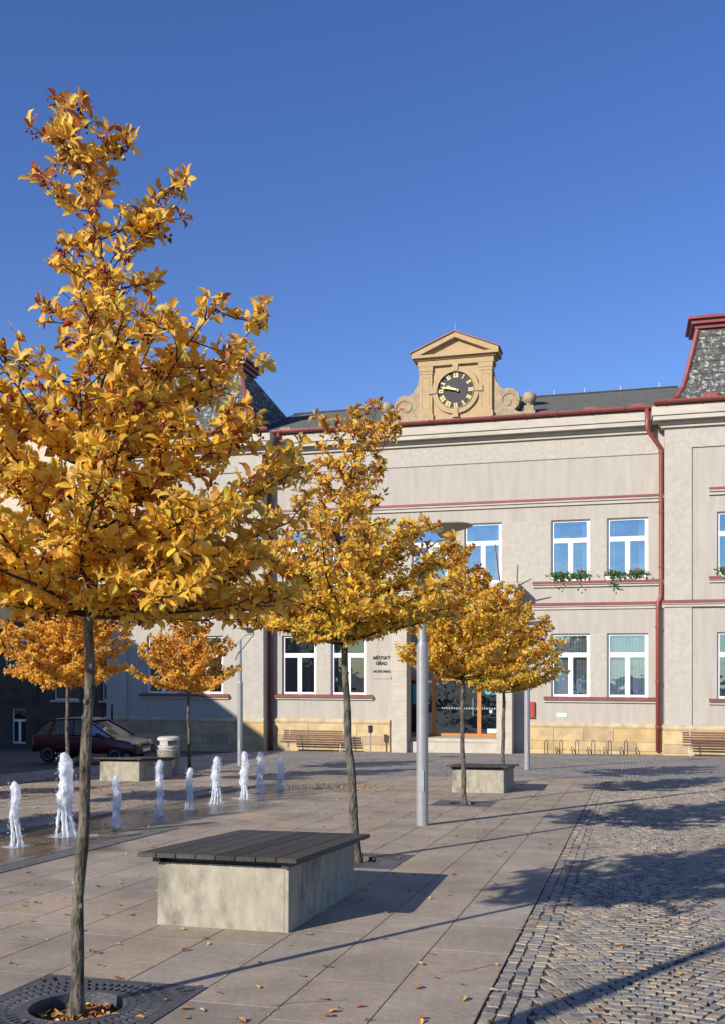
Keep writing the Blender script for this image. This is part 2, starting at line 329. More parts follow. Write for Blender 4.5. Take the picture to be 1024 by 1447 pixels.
def glass_material(name, gl=.5, tint=(.62, .76, .92), see=.6):
    m = bpy.data.materials.new(name); m.use_nodes = True; nt = m.node_tree; N = nt.nodes; L = nt.links
    N.remove(N['Principled BSDF']); out = N['Material Output']
    g = N.new('ShaderNodeBsdfGlossy'); g.inputs['Color'].default_value = (*tint, 1); g.inputs['Roughness'].default_value = .015
    t = N.new('ShaderNodeBsdfTransparent'); t.inputs['Color'].default_value = (see, see * 1.04, see * 1.06, 1)
    mx = N.new('ShaderNodeMixShader'); mx.inputs[0].default_value = gl
    tc = N.new('ShaderNodeTexCoord'); nz = N.new('ShaderNodeTexNoise'); nz.inputs['Scale'].default_value = 1.3; L.new(tc.outputs['Object'], nz.inputs['Vector'])
    b = N.new('ShaderNodeBump'); b.inputs['Strength'].default_value = .12; b.inputs['Distance'].default_value = .08; L.new(nz.outputs[0], b.inputs['Height']); L.new(b.outputs[0], g.inputs['Normal'])
    L.new(t.outputs[0], mx.inputs[1]); L.new(g.outputs[0], mx.inputs[2]); L.new(mx.outputs[0], out.inputs[0])
    return m
M_glass = glass_material('window_glass', .46, (.62, .74, .86), .8)
M_glassg = glass_material('ground_floor_glass', .36, (.50, .70, .95), .86)
M_glassd = glass_material('dark_glass', .16, (.8, .9, 1), .5)
def lichen_slate():
    m = mat('lichen_slate', (.105, .107, .103), (.058, .06, .059), .85, 7, bump=.5, bscale=14, rnd=.3)
    N = m.node_tree.nodes; L = m.node_tree.links; p = N['Principled BSDF']; src = p.inputs['Base Color'].links[0].from_socket
    tc = N.new('ShaderNodeTexCoord'); vo = N.new('ShaderNodeTexNoise'); vo.inputs['Scale'].default_value = 5.5; vo.inputs['Detail'].default_value = 6; vo.inputs['Roughness'].default_value = .7
    L.new(tc.outputs['Object'], vo.inputs['Vector'])
    r = N.new('ShaderNodeValToRGB'); r.color_ramp.elements[0].position = .53; r.color_ramp.elements[1].position = .59; L.new(vo.outputs[0], r.inputs[0])
    mx = N.new('ShaderNodeMix'); mx.data_type = 'RGBA'; L.new(r.outputs[0], mx.inputs[0]); L.new(src, mx.inputs[6]); mx.inputs[7].default_value = (.38, .38, .35, 1)
    L.new(mx.outputs[2], p.inputs['Base Color'])
    return m
M_lichen = lichen_slate()

# ------------------------------------------------------------------ frames
TP = R(15.6)
TILT = Matrix.Rotation(-math.atan(SLOPE), 4, 'X')
G = TILT @ Matrix.Rotation(-TP, 4, 'Z')           # plaza frame: a across (along the facade), b away from the camera, h up from the ground
def gpos(a, b):                                     # world point on the ground
    return G @ Vector((a, b, 0))
def upright(a, b, rz=0.0, dz=0.0):                  # frame standing upright on the ground
    p = gpos(a, b); return Matrix.Translation((p.x, p.y, p.z + dz)) @ Matrix.Rotation(-TP + rz, 4, 'Z')
def lying(a, b, rz=0.0, h=0.0):
    return G @ Matrix.Translation((a, b, h)) @ Matrix.Rotation(rz, 4, 'Z')
TB = R(15.3)
BF = Matrix.Translation((11.9975, 38.7853, 0)) @ Matrix.Rotation(-TB, 4, 'Z')   # facade frame: x along facade, y into the building

# ------------------------------------------------------------------ ground
KERB = -.79; SW = .533; BFAR = 24.5
def ground_sheet():
    mb = MB(); ys = [-160, -60, -20, -6, -2, 2, 60, 75, 220]; zs = []
    for y in ys:
        if y <= -2: z = -.03 + .02 + (y + 2) * .05
        elif y <= 75: z = -SLOPE * y - .20
        else: z = -SLOPE * 75 - .20
        zs.append(z)
    xs = [-260, -30, 0, 30, 260]
    vs = [(x, y, z) for y, z in zip(ys, zs) for x in xs]; n = len(xs)
    fs = [(j * n + i, j * n + i + 1, (j + 1) * n + i + 1, (j + 1) * n + i) for j in range(len(ys) - 1) for i in range(n - 1)]
    mb.add(vs, fs); return tag(mb.build('ground', M_earth), kind='structure')
ground_sheet()

def sheet(name, a0, a1, b0, b1, h, m):
    mb = MB(); mb.box(a0, a1, b0, b1, h - .03, h)
    return tag(mb.build(name, m, M=G), kind='structure')

GRATES_B = [4.67, 10.2, 17.2, 22.75]
def slab_bed():
    mb = MB(); ga = KERB - 4 * SW; w = .40; z0, z1 = -.06, -.022
    mb.box(-13.9, ga - w, -3, BFAR, z0, z1); mb.box(ga + w, KERB, -3, BFAR, z0, z1); p = -3
    for g in GRATES_B: mb.box(ga - w, ga + w, p, g - w, z0, z1); p = g + w
    mb.box(ga - w, ga + w, p, BFAR, z0, z1)
    return tag(mb.build('slab_pavement', M_bed, M=G), kind='structure')
slab_base = slab_bed()
cob_base = sheet('cobble_pavement', KERB + .002, 14, -3, BFAR, -.0105, M_bed)
sheet('cobble_forecourt', -16.0, 30, BFAR + .002, 44, -.004, M_cobfar)
sheet('asphalt_road', -60, -16.12, -3, 44, -.05, M_asph)
sheet('side_strip', -16.0, -13.902, -3, BFAR, -.006, M_cobfar)
kb = MB(); bb = -3
while bb < 44:
    kb.box(-16.12, -16.0, bb, bb + .99, -.08, .01); bb += 1.0
tag(kb.build('kerb', mat('kerb_stone', (.36, .34, .31), (.27, .26, .24), .9, 6, bump=.3), M=G), kind='structure')

TREES_R = [4.67, 10.2, 17.2, 22.75]; AR = KERB - 4 * SW
GR = SW                                              # grate half size
TREES_L = [18.3, 24.25]; AL = -11.7
grates = [(AR, b) for b in TREES_R]
def in_grate(a0, a1, b0, b1):
    for (ga, gb) in grates:
        if a1 > ga - GR + .01 and a0 < ga + GR - .01 and b1 > gb - GR + .01 and b0 < gb + GR - .01: return True
    return False
FS0, FS1 = -KERB - 0, 0
# slabs: strips along b
fount_a0 = KERB - 14 * SW; fount_a1 = KERB - 10 * SW      # fountain strip -8.252 .. -6.12
slabs = []
k = 0
rs = random.Random(3)
while KERB - (k + 1) * SW > -13.95:
    a1 = KERB - k * SW; a0 = a1 - SW; k += 1
    cuts = [-3.0]
    gb_cuts = []
    for (ga, gb) in grates:
        if abs((a0 + a1) / 2 - ga) < SW: gb_cuts += [gb - GR, gb + GR]
    b = -3.0 - rs.random() * .8
    while b < BFAR:
        L_ = rs.choice([.8, .8, 1.066, 1.066, .6])
        nb = min(b + L_, BFAR)
        for g in gb_cuts:
            if b < g - .01 < nb: nb = g
            if b < g < nb + .22 and g > b + .1: nb = g
        if not in_grate(a0, a1, b, nb): slabs.append((a0, a1, max(b, -3), nb))
        b = nb
def slab_vis(s):
    ca, cb = (s[0] + s[1]) / 2, (s[2] + s[3]) / 2; p = gpos(ca, cb)
    if p.y < 4.3: return 1e9
    if abs(p.x / p.y) > .40: return 1e8 + p.y
    return p.y
slabs.sort(key=slab_vis)
slab_mesh = {}
stuff = MB()
for i, (a0, a1, b0, b1) in enumerate(slabs):
    w, l = a1 - a0, b1 - b0; gap = .004
    if i < 300 and slab_vis((a0, a1, b0, b1)) < 1e7:
        key = (round(l, 2), i % 3 if l in (.8, 1.066) else 0)
        if key not in slab_mesh:
            mb = MB(); e = .0009; hw = w / 2 - gap; hl = l / 2 - .0022
            ring = lambda q, z: [(-hw + q, -hl + q * .2, z), (hw - q, -hl + q * .2, z), (hw - q, hl - q * .2, z), (-hw + q, hl - q * .2, z)]
            mb.add(ring(0, -.028) + ring(0, -e) + ring(.0015, 0), [(8, 9, 10, 11)] + [(j, (j + 1) % 4, (j + 1) % 4 + 4, j + 4) for j in range(4)] + [(j + 4, (j + 1) % 4 + 4, (j + 1) % 4 + 8, j + 8) for j in range(4)], 0)
            slab_mesh[key] = mb.mesh('paving_slab', M_slab)
        o = inst('paving_slab', slab_mesh[key], slab_base, Matrix.Translation(((a0 + a1) / 2, (b0 + b1) / 2, rs.uniform(-.0005, .0005))))
    else:
        stuff.box(a0 + gap, a1 - gap, b0 + .0022, b1 - .0022, -.021, rs.uniform(-.0006, .0006), rs.random())
o = stuff.build('paving_slabs_far', M_slab, slab_base); o['kind'] = 'stuff'
# thin cracks across a few slabs are grooves filled with dirt
crk = MB()
for (a, b, an, ln) in [(-1.05, 5.95, .5, .32), (-1.9, 4.95, .9, .45), (-1.0, 10.3, .35, .4), (-1.1, 8.7, 1.3, .2)]:
    x, y = a, b
    for j in range(5):
        nx = x + math.cos(an) * ln / 5; ny = y + math.sin(an) * ln / 5; w = .0022
        crk.box(0, math.hypot(nx - x, ny - y), -w, w, -.001, .0016, M=Matrix.Translation((x, y, 0)) @ Matrix.Rotation(math.atan2(ny - y, nx - x), 4, 'Z'))
        x, y = nx, ny; an += rs.uniform(-.4, .4)
crk.build('paving_crack', M_bed, slab_base)

# cobbles: three courses along the slab edge, then segmental arches
cobs = []
rc = random.Random(11)
cs = .085
for row in range(3):
    b = 2.0 + rc.random() * .1
    while b < BFAR - .1:
        l = rc.uniform(.07, .105); cobs.append((KERB + .048 + row * cs, b + l / 2, 0.0, .074, l - .009)); b += l
PW = 1.12
a_s = KERB + .048 + 3 * cs - .03
strip = 0
while a_s < 10:
    rad = PW * .92
    b = 1.0; crs = 0
    while b < BFAR + .3:
        crs += 1
        half = math.asin(PW / 2 / rad); arc = 2 * half * rad; nst = int(arc / .078)
        for q in range(nst):
            t = -half + (q + (.75 if crs % 2 else .25) + rc.uniform(-.12, .12)) * 2 * half / nst
            x = a_s + PW / 2 + rad * math.sin(t); y = b + rad * (math.cos(t) - 1)
            if y < BFAR - .06 and y > 2.0 and x < .42 * y + 1.2:
                cobs.append((x, y, -t, 2 * half * rad / nst - .011, rc.uniform(.058, .068)))
        b += .0815
    a_s += PW; strip += 1
def cob_mesh_data(w, l, rj):
    hw, hl = w / 2, l / 2; j = lambda s: rj.uniform(-s, s)
    base = [(-hw + j(.011), -hl + j(.011)), (hw + j(.011), -hl + j(.011)), (hw + j(.011), hl + j(.011)), (-hw + j(.011), hl + j(.011))]
    tz = [rj.uniform(-.004, .001) for _ in range(4)]
    vs = [(x, y, -.03) for x, y in base] + [(x, y, z - .004) for (x, y), z in zip(base, tz)] + [(x * .93, y * .93, z) for (x, y), z in zip(base, tz)]
    fs = [(8, 9, 10, 11)] + [(i, (i + 1) % 4, (i + 1) % 4 + 4, i + 4) for i in range(4)] + [(i + 4, (i + 1) % 4 + 4, (i + 1) % 4 + 8, i + 8) for i in range(4)]
    return vs, fs
cobv = []
for i in range(14):
    v, f_ = cob_mesh_data(.09, .09, rc); mb = MB(); mb.add(v, f_, 0); cobv.append(mb.mesh('cobble', M_cob))
def cob_key(c):
    p = gpos(c[0], c[1]); ok = p.y > 4.9 and abs(p.x / p.y) < .385
    return p.y if ok else 1e6 + p.y
cobs.sort(key=cob_key)
st = MB()
for i, (a, b, rz, w, l) in enumerate(cobs):
    T = Matrix.Translation((a, b, rc.uniform(-.004, .002))) @ Matrix.Rotation(rz + rc.uniform(-.06, .06), 4, 'Z')
    if i < 300:
        inst('cobble', cobv[i % 14], cob_base, T @ Matrix.Diagonal((w / .09, l / .09, 1, 1)))
    else:
        v, f_ = cob_mesh_data(w, l, rc); st.add([T @ Vector(q) for q in v], f_, rc.random())
o = st.build('cobbles_far', M_cob, cob_base); o['kind'] = 'stuff'

# slot drains beside the row of jets
for ga, b0_, b1_ in ((KERB - 10 * SW - .16, 8.3, 12.4), (KERB - 14 * SW + .2, 9, 22)):
    dr_ = MB(); dr_.box(ga - .15, ga + .15, b0_, b1_, .0005, .0022); dp_ = tag(dr_.build('drain_channel', M_bed, M=G), kind='structure')
    g = MB(); b = b0_
    g.box(ga - .15, ga - .135, b0_, b1_, .0018, .006); g.box(ga + .135, ga + .15, b0_, b1_, .0018, .006)
    while b < b1_ - .03:
        g.box(ga - .134, ga + .134, b, b + .02, .0018, .0055); b += .05
    o = g.build('drain_bars', M_iron, dp_); o['kind'] = 'stuff'
gv = MB()
pts = [(-11.9 + .9 * math.sin((b - 8) * .22), b, -.0) for b in [8 + .5 * i for i in range(30)]]
for p, q in zip(pts, pts[1:]):
    d = Vector(q) - Vector(p)
    gv.box(0, d.length + .01, -.02, .02, -.02, .0045, M=Matrix.Translation(p) @ Matrix.Rotation(math.atan2(d.y, d.x), 4, 'Z'))
tag(gv.build('gutter_channel', M_bed, M=G), kind='structure')

# ------------------------------------------------------------------ town hall
hall = empty('town_hall', BF, 'long two-storey cream town hall with red gutters and a clock gable on its roof', 'building')
ZB = -3.2
def wall_holes(mb, x0, x1, z0, z1, y, holes, depth=.2):
    xs = sorted({x0, x1} | {h[0] for h in holes} | {h[1] for h in holes}); zs = sorted({z0, z1} | {h[2] for h in holes} | {h[3] for h in holes})
    for i in range(len(xs) - 1):
        for j in range(len(zs) - 1):
            cx, cz = (xs[i] + xs[i + 1]) / 2, (zs[j] + zs[j + 1]) / 2
            if any(h[0] < cx < h[1] and h[2] < cz < h[3] for h in holes): continue
            mb.quad((xs[i], y, zs[j]), (xs[i + 1], y, zs[j]), (xs[i + 1], y, zs[j + 1]), (xs[i], y, zs[j + 1]))
    for (a, b, c, d) in holes:
        Y = y + depth
        mb.quad((a, y, c), (a, Y, c), (a, Y, d), (a, y, d)); mb.quad((b, Y, c), (b, y, c), (b, y, d), (b, Y, d))
        mb.quad((a, y, d), (a, Y, d), (b, Y, d), (b, y, d)); mb.quad((a, Y, c), (a, y, c), (b, y, c), (b, Y, c))
CX = -8.32
MAINW = [(-4.35, -2.78), (-2.1, -.49), (-13.86, -12.29), (-16.15, -14.54)]
CENW = [(-7.98, -6.40), (-10.24, -8.66)]
Z0, Z1 = .13, 2.76; F0, F1 = 4.92, 7.46
LW = [(-22.48, -20.9), (-20.3, -18.71)]; RW = [(2.07, 3.65), (4.26, 5.84)]
WX0, WX1 = -16.77, .12
holes = [(a, b, Z0, Z1) for a, b in MAINW] + [(a, b, F0, F1) for a, b in MAINW + CENW]
door_hole = (-10.75, -5.85, -2.2, 3.2)
holes.append(door_hole)
mb = MB(); wall_holes(mb, WX0 - .3, WX1 + .3, ZB, 11.3, 0, holes)
mb.build('wall', M_wall, hall)
for (x0, x1, ws) in ((-24.5, WX0, LW), (WX1, 7.85, RW)):
    yv = -.64; mb = MB(); hs = [(a, b, Z0, Z1) for a, b in ws] + [(a, b, F0, F1) for a, b in ws]
    wall_holes(mb, x0, x1, ZB, 11.3, yv, hs)
    mb.quad((x1, yv, ZB), (x1, 9, ZB), (x1, 9, 11.3), (x1, yv, 11.3)); mb.quad((x0, 9, ZB), (x0, yv, ZB), (x0, yv, 11.3), (x0, 9, 11.3))
    mb.build('wing_wall', M_wall, hall)
    # raised pilasters and frieze band of the wing
    pm = MB(); pw = 1.02
    for (z0, z1) in ((-.93, 3.76), (4.0, 10.02)):
        pm.box(x0 - .004, x0 + pw, yv - .06, yv + .01, z0, z1); pm.box(x1 - pw, x1 + .004, yv - .06, yv + .01, z0, z1)
    pm.box(x0 - .004, x1 + .004, yv - .06, yv + .01, 10.022, 11.2)
    pm.build('pilaster', M_rough, hall)
# roughcast panels on the upper floor between windows
rp_ = MB()
for (a, b) in ((-6.38, -4.37), (-2.76, -2.12), (-12.27, -10.26), (-14.52, -13.88)):
    rp_ = MB(); rp_.box(a + .01, b - .01, -.014, .003, 4.93, 7.45); rp_.build('roughcast_panel', M_rough, hall)
for (a, b) in ((-2.76, -2.12), (-14.52, -13.88)):
    rp_ = MB(); rp_.box(a + .01, b - .01, -.014, .003, .14, 2.75); rp_.build('roughcast_panel', M_rough, hall)
grv = MB(); grv.box(WX0, WX1, -.006, .002, 9.965, 9.985); grv.build('expansion_joint', M_bed, hall)
ub = MB(); ub.box(WX0, WX1, -.012, .002, 10.0, 10.86); ub.build('frieze_band', M_rough, hall)

def cornice(x0, x1, yf, name='cornice', ret=False):
    m1 = MB()
    e = .5 if ret else 0
    m1.box(x0 - e, x1 + e, yf - .50, yf + .3, 11.24, 11.60)
    m1.box(x0 - e * .9, x1 + e * .9, yf - .44, yf + .3, 11.06, 11.238)
    m1.box(x0 - e * .45, x1 + e * .45, yf - .20, yf + .3, 10.93, 11.058)
    m1.box(x0 - e * .3, x1 + e * .3, yf - .12, yf + .3, 10.82, 10.928)
    m1.build(name, M_corn, hall, bevel=.012)
def gutter(x0, x1, yf):
    g = MB(); n = 8; r_ = .12; zc = 11.76
    prof = [(yf - .60 + r_ * math.cos(a), zc + r_ * math.sin(a)) for a in [math.pi + math.pi * i / n for i in range(n + 1)]]
    prof = [(yf - .60 - r_, zc + .02)] + prof + [(yf - .60 + r_, zc + .02)]
    g.prism(prof + [(p[0] * 1.0, p[1] + .0) for p in []], x0, x1, ax='x')
    xx = x0 + .4
    while xx < x1:
        g.tube([(xx, yf - .735, zc + .03), (xx, yf - .72, zc - .07), (xx, yf - .60, zc - .135), (xx, yf - .47, zc - .05)], .016, 6); xx += 1.32
    g.box(x0, x1, yf - .50, yf - .1, 11.602, 11.66)
    g.build('gutter', M_red, hall)
cornice(WX0 + .5 + .003, WX1 - .5 - .003, 0); gutter(WX0 + .42, WX1 - .42, 0)
cornice(-24.5, WX0, -.7, ret=True); cornice(WX1, 7.85, -.7, ret=True)
gutter(-25.1, WX0 + .42, -.7); gutter(WX1 - .42, 8.4, -.7)
# string courses with red flashing
def course(x0, x1, yf, z0, z1, d, flash=True, name='string_course'):
    m1 = MB(); zm = z0 + (z1 - z0) * .45
    m1.box(x0, x1, yf - d, yf + .002, zm, z1 - .03); m1.box(x0, x1, yf - d * .55, yf + .002, z0, zm - .001)
    m1.build(name, M_corn, hall)
    if flash:
        f1 = MB(); f1.prism([(yf + .001, z1 + .035), (yf - d - .03, z1 - .025), (yf - d - .03, z1 - .085), (yf - d - .012, z1 - .085), (yf - d - .012, z1 - .028), (yf + .001, z1 - .028)], x0 - .002, x1 + .002, ax='x'); f1.build('flashing', M_red, hall)
course(WX0, WX1, 0, 8.05, 8.34, .14)
for (a, b) in ((WX0, -11.55), (-5.1, WX1)):
    course(a, b, 0, 3.76, 4.0, .12); course(a, b, 0, 4.68, 4.90, .16)
for (x0, x1, ws) in ((-24.5, WX0, LW), (WX1, 7.85, RW)):
    course(x0 - .1, x1 + .1, -.70, 3.762, 4.0, .12)
    a, b = ws[0][0] - .3, ws[1][1] + .3
    course(a, b, -.64, 4.70, 4.915, .14, name='window_sill'); course(a, b, -.64, 8.12, 8.4, .16, name='window_hood')
    course(a, b, -.64, -.07, .125, .16, name='window_sill')
for (a, b) in ((-4.65, -.19), (-16.45, -11.98)): course(a, b, 0, -.07, .125, .16, name='window_sill')

# windows
FW = .13
def window(x0, x1, z0, z1, y, glass, blinds=0, seed=0, parent=None, small=False):
    parent = parent or hall
    fy0, fy1 = y + .12, y + .19; w = MB(); zt = z1 - (z1 - z0) * .335; xm = (x0 + x1) / 2 + .0; fw = FW if not small else .08; tb = fw * .75
    w.box(x0, x0 + fw * .8, fy0, fy1, z0, z1); w.box(x1 - fw, x1, fy0, fy1, z0, z1)
    w.box(x0 + fw * .8, x1 - fw, fy0, fy1, z1 - fw * .7, z1); w.box(x0 + fw * .8, x1 - fw, fy0, fy1, z0, z0 + fw * .9)
    w.box(x0 + fw * .8, x1 - fw, fy0 - .02, fy1, zt - tb, zt + tb)
    w.box(xm - tb, xm + tb, fy0 - .015, fy1, z0 + fw * .9, zt - tb)
    wo_ = w.build('window', M_white, parent)
    for (a, b, c, d) in ((x0 + fw * .8, x1 - fw, zt + tb, z1 - fw * .7), (x0 + fw * .8, xm - tb, z0 + fw * .9, zt - tb), (xm + tb, x1 - fw, z0 + fw * .9, zt - tb)):
        # thin casement frame round each pane
        g = MB(); g.box(a, b, fy0 + .03, fy0 + .042, c, d); g.build('pane', glass, wo_)
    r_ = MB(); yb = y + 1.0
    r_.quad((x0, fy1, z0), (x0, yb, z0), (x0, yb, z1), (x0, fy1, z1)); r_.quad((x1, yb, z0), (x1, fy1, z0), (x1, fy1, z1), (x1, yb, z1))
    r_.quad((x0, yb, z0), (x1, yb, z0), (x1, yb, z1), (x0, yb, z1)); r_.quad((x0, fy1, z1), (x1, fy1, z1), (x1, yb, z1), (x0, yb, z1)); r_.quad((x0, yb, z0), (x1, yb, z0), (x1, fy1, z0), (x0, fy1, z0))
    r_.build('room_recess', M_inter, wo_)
    if blinds:
        rb = random.Random(seed); b = MB(); xx = x0 + .03
        while xx < x1 - .12:
            an = rb.uniform(.25, .5) if blinds == 1 else rb.uniform(.9, 1.25)
            c_, s_ = math.cos(an) * .058, math.sin(an) * .058; xc = xx + .06
            b.quad((xc - c_, y + .30 - s_, z0 + .06), (xc + c_, y + .30 + s_, z0 + .06), (xc + c_, y + .30 + s_, z1 - .05), (xc - c_, y + .30 - s_, z1 - .05)); xx += .122
        b.box(x0 + .02, x1 - .02, y + .26, y + .34, z1 - .05, z1 - .005)
        o = b.build('vertical_blind', M_blind, wo_); o['kind'] = 'stuff'
    if blinds == 0 and not small:
        rb = random.Random(int(abs(x0) * 100)); c = MB()
        for sd_ in (0, 1):
            wd = rb.uniform(.16, .4); n = 9; xs_ = [x0 + .05 + wd * i / n for i in range(n + 1)] if sd_ == 0 else [x1 - .05 - wd * i / n for i in range(n + 1)]
            for i in range(n):
                ya, yc = y + .34 + .03 * (i % 2), y + .34 + .03 * ((i + 1) % 2); c.quad((xs_[i], ya, z0 + .1), (xs_[i + 1], yc, z0 + .1), (xs_[i + 1], yc, z1 - .05), (xs_[i], ya, z1 - .05))
        o = c.build('curtain', M_blind, wo_); o['kind'] = 'stuff'
    return wo_
for i, (a, b) in enumerate(MAINW):
    window(a, b, Z0, Z1, 0, M_glassg if i < 2 else M_glassd, 1 if i < 2 else 2, i); window(a, b, F0, F1, 0, M_glass, 0)
for a, b in CENW: window(a, b, F0, F1, 0, M_glass, 0)
for i, (a, b) in enumerate(LW + RW):
    window(a, b, Z0, Z1, -.64, M_glassd if i < 2 else M_glassg, 2 if i < 2 else 0, i); window(a, b, F0, F1, -.64, M_glass, 0)

# sandstone plinth, block by block
rb = random.Random(5)
def plinth(x0, x1, yf):
    zr = [(-3.0, -2.02), (-2.02, -1.66), (-1.66, -1.12)]
    cap = MB(); cap.prism([(yf + .002, -1.13), (yf - .10, -1.13), (yf - .13, -1.06), (yf - .13, -1.0), (yf - .05, -.92), (yf + .002, -.90)], x0, x1, ax='x'); cap.build('plinth_cap', M_sandcap, hall)
    bk = MB(); bk.box(x0, x1, yf - .075, yf + .002, -3.1, -1.13); bk.build('plinth_mortar', M_sandcap, hall)
    for (z0, z1) in zr:
        x = x0 + .004
        while x < x1 - .01:
            l = rb.choice([.9, 1.2, 1.5, 1.9, 2.2]); nx = min(x + l, x1 - .004)
            if x1 - nx < .5: nx = x1 - .004
            m = MB(); m.box(x + .006, nx - .006, yf - .095 - rb.uniform(0, .006) - (.07 if z1 < -1.7 and yf == 0 and x > -5.2 else 0), yf - .07, z0 + .006, z1 - .006, 0); m.build('stone_block', M_sand, hall, bevel=.008); x = nx
plinth(WX0, -11.2, 0); plinth(-5.45, WX1, 0); plinth(-24.55, WX0 + .06, -.70); plinth(WX1 - .06, 7.9, -.70)

# roofs
rf = MB(); zr = 14.0
rf.quad((-17.5, -.55, 11.72), (1.0, -.55, 11.72), (1.0, 5.2, zr), (-17.5, 5.2, zr)); rf.quad((-17.5, 5.2, zr), (1.0, 5.2, zr), (1.0, 11, 11.7), (-17.5, 11, 11.7))
rf.build('roof', M_slate, hall)
# slate courses: thin proud strips up the slope
scs = MB(); n = 34; rr = random.Random(2)
for i in range(n):
    t0 = i / n; t1 = (i + 1.08) / n; y0, z0 = -.55 + 5.75 * t0, 11.72 + 2.28 * t0; y1, z1 = -.55 + 5.75 * min(t1, 1), 11.72 + 2.28 * min(t1, 1)
    x = -17.0 + (i % 2) * .15
    while x < .9:
        w_ = rr.uniform(.27, .33)
        scs.quad((x, y0, z0 + .028), (x + w_ - .012, y0, z0 + .028), (x + w_ - .012, y1, z1 + .008), (x, y1, z1 + .008), rr.random())
        scs.quad((x, y0, z0), (x + w_ - .012, y0, z0), (x + w_ - .012, y0, z0 + .028), (x, y0, z0 + .028), .5); x += w_
M_slt = ramp_mat('roof_slate', [(0, (.06, .062, .064)), (.4, (.085, .088, .088)), (.7, (.05, .052, .055)), (1, (.12, .12, .112))], .7, .25, 6, .3, 20, .4)
o = scs.build('roof_slates', M_slt, hall); o['kind'] = 'stuff'
rg = MB(); rg.tube([(-17.4, 5.2, zr + .02), (.9, 5.2, zr + .02)], .07, 8); rg.build('ridge_cap', M_dark, hall)
rodm = MB()
for x in (-14.5, -12.5, -4.6, -3.2, -1.6, 0.1): rodm.tube([(x, 5.2, zr), (x, 5.2, zr + .28)], .012, 5)
rodm.tube([(-16.6, 5.2, zr + .2), (.5, 5.2, zr + .2)], .006, 4); rodm.tube([(CX - .1, .3, 15.4), (CX - .1, .3, 16.1)], .007, 5)
rodm.build('lightning_rod', M_metal, hall)
for x in (-16.1, -13.5, -3, -1.2): sg = MB(); sg.box(x, x + .5, -.42, -.36, 11.8, 11.95); sg.build('snow_guard', M_red, hall)
for x in (1.5, 3.3, 5.1): sg = MB(); sg.box(x, x + .55, -1.1, -1.04, 11.85, 12.02); sg.build('snow_guard', M_red, hall)

def mansard(x0, x1, y0, y1, inner_side):
    prof = [(0, 0), (.25, .20), (.46, .60), (.62, 1.15), (1.06, 3.0)]
    z0 = 11.72; m1 = MB(); n = len(prof)
    yr = lambda h_: y1 + (1.3 - y1) * h_ / 3.0
    rings = [[(x0 + i_, y0 + i_, z0 + h_), (x1 - i_, y0 + i_, z0 + h_), (x1 - i_, yr(h_), z0 + h_), (x0 + i_, yr(h_), z0 + h_)] for i_, h_ in prof]
    vs = [p for r_ in rings for p in r_]
    fs = [(k * 4 + j, k * 4 + (j + 1) % 4, k * 4 + 4 + (j + 1) % 4, k * 4 + 4 + j) for k in range(n - 1) for j in range(4)]
    fs.append(tuple((n - 1) * 4 + j for j in range(4)))
    m1.add(vs, fs); ro = m1.build('mansard_roof', M_lichen, hall)
    # individual slates on the front slope (joined) give the surface its steps
    s_ = MB(); r2 = random.Random(int(x0 * 7))
    for k in range(n - 1):
        (i0, h0), (i1, h1) = prof[k], prof[k + 1]; L_ = math.hypot(i1 - i0, h1 - h0); rows = max(1, int(L_ / .24))
        for q in range(rows):
            ta, tb = q / rows, (q + 1.0) / rows; ia, ha = i0 + (i1 - i0) * ta, h0 + (h1 - h0) * ta; ib, hb = i0 + (i1 - i0) * tb, h0 + (h1 - h0) * tb
            x = x0 + ia + .1 + (q % 2) * .1
            while x + .22 < x1 - ib - .1:
                s_.quad((x, y0 + ia - .03, z0 + ha), (x + .2, y0 + ia - .03, z0 + ha), (x + .2, y0 + ib - .008, z0 + hb), (x, y0 + ib - .008, z0 + hb), r2.random()); x += .212
    o = s_.build('mansard_slates', M_lichen, ro); o['kind'] = 'stuff'
    for (cx, sx) in ((x0, 1), (x1, -1)):
        hip = MB(); hip.tube([(cx + sx * i_, y0 + i_ - .01, z0 + h_ + .02) for i_, h_ in prof], .10, 6)
        hip.build('hip_flashing', M_red, ro)
    i_, h_ = prof[-1]; cp = MB(); za = z0 + h_ - .1
    for (g_, d0, d1) in ((-.04, 0, .16), (.10, .162, .32), (.24, .322, .48), (.36, .482, .60)):
        cp.box(x0 + i_ - g_, x1 - i_ + g_, y0 + i_ - g_, 1.3 + g_, za + d0, za + d1)
    cp.build('roof_cap', M_red, ro, bevel=.01)
mansard(-24.8, WX0 - .16, -1.28, 16.0, 1); mansard(WX1 + .2, 8.1, -1.28, 16.0, -1)
# right tower's apex end rises well above its hip: taller red lantern plinth

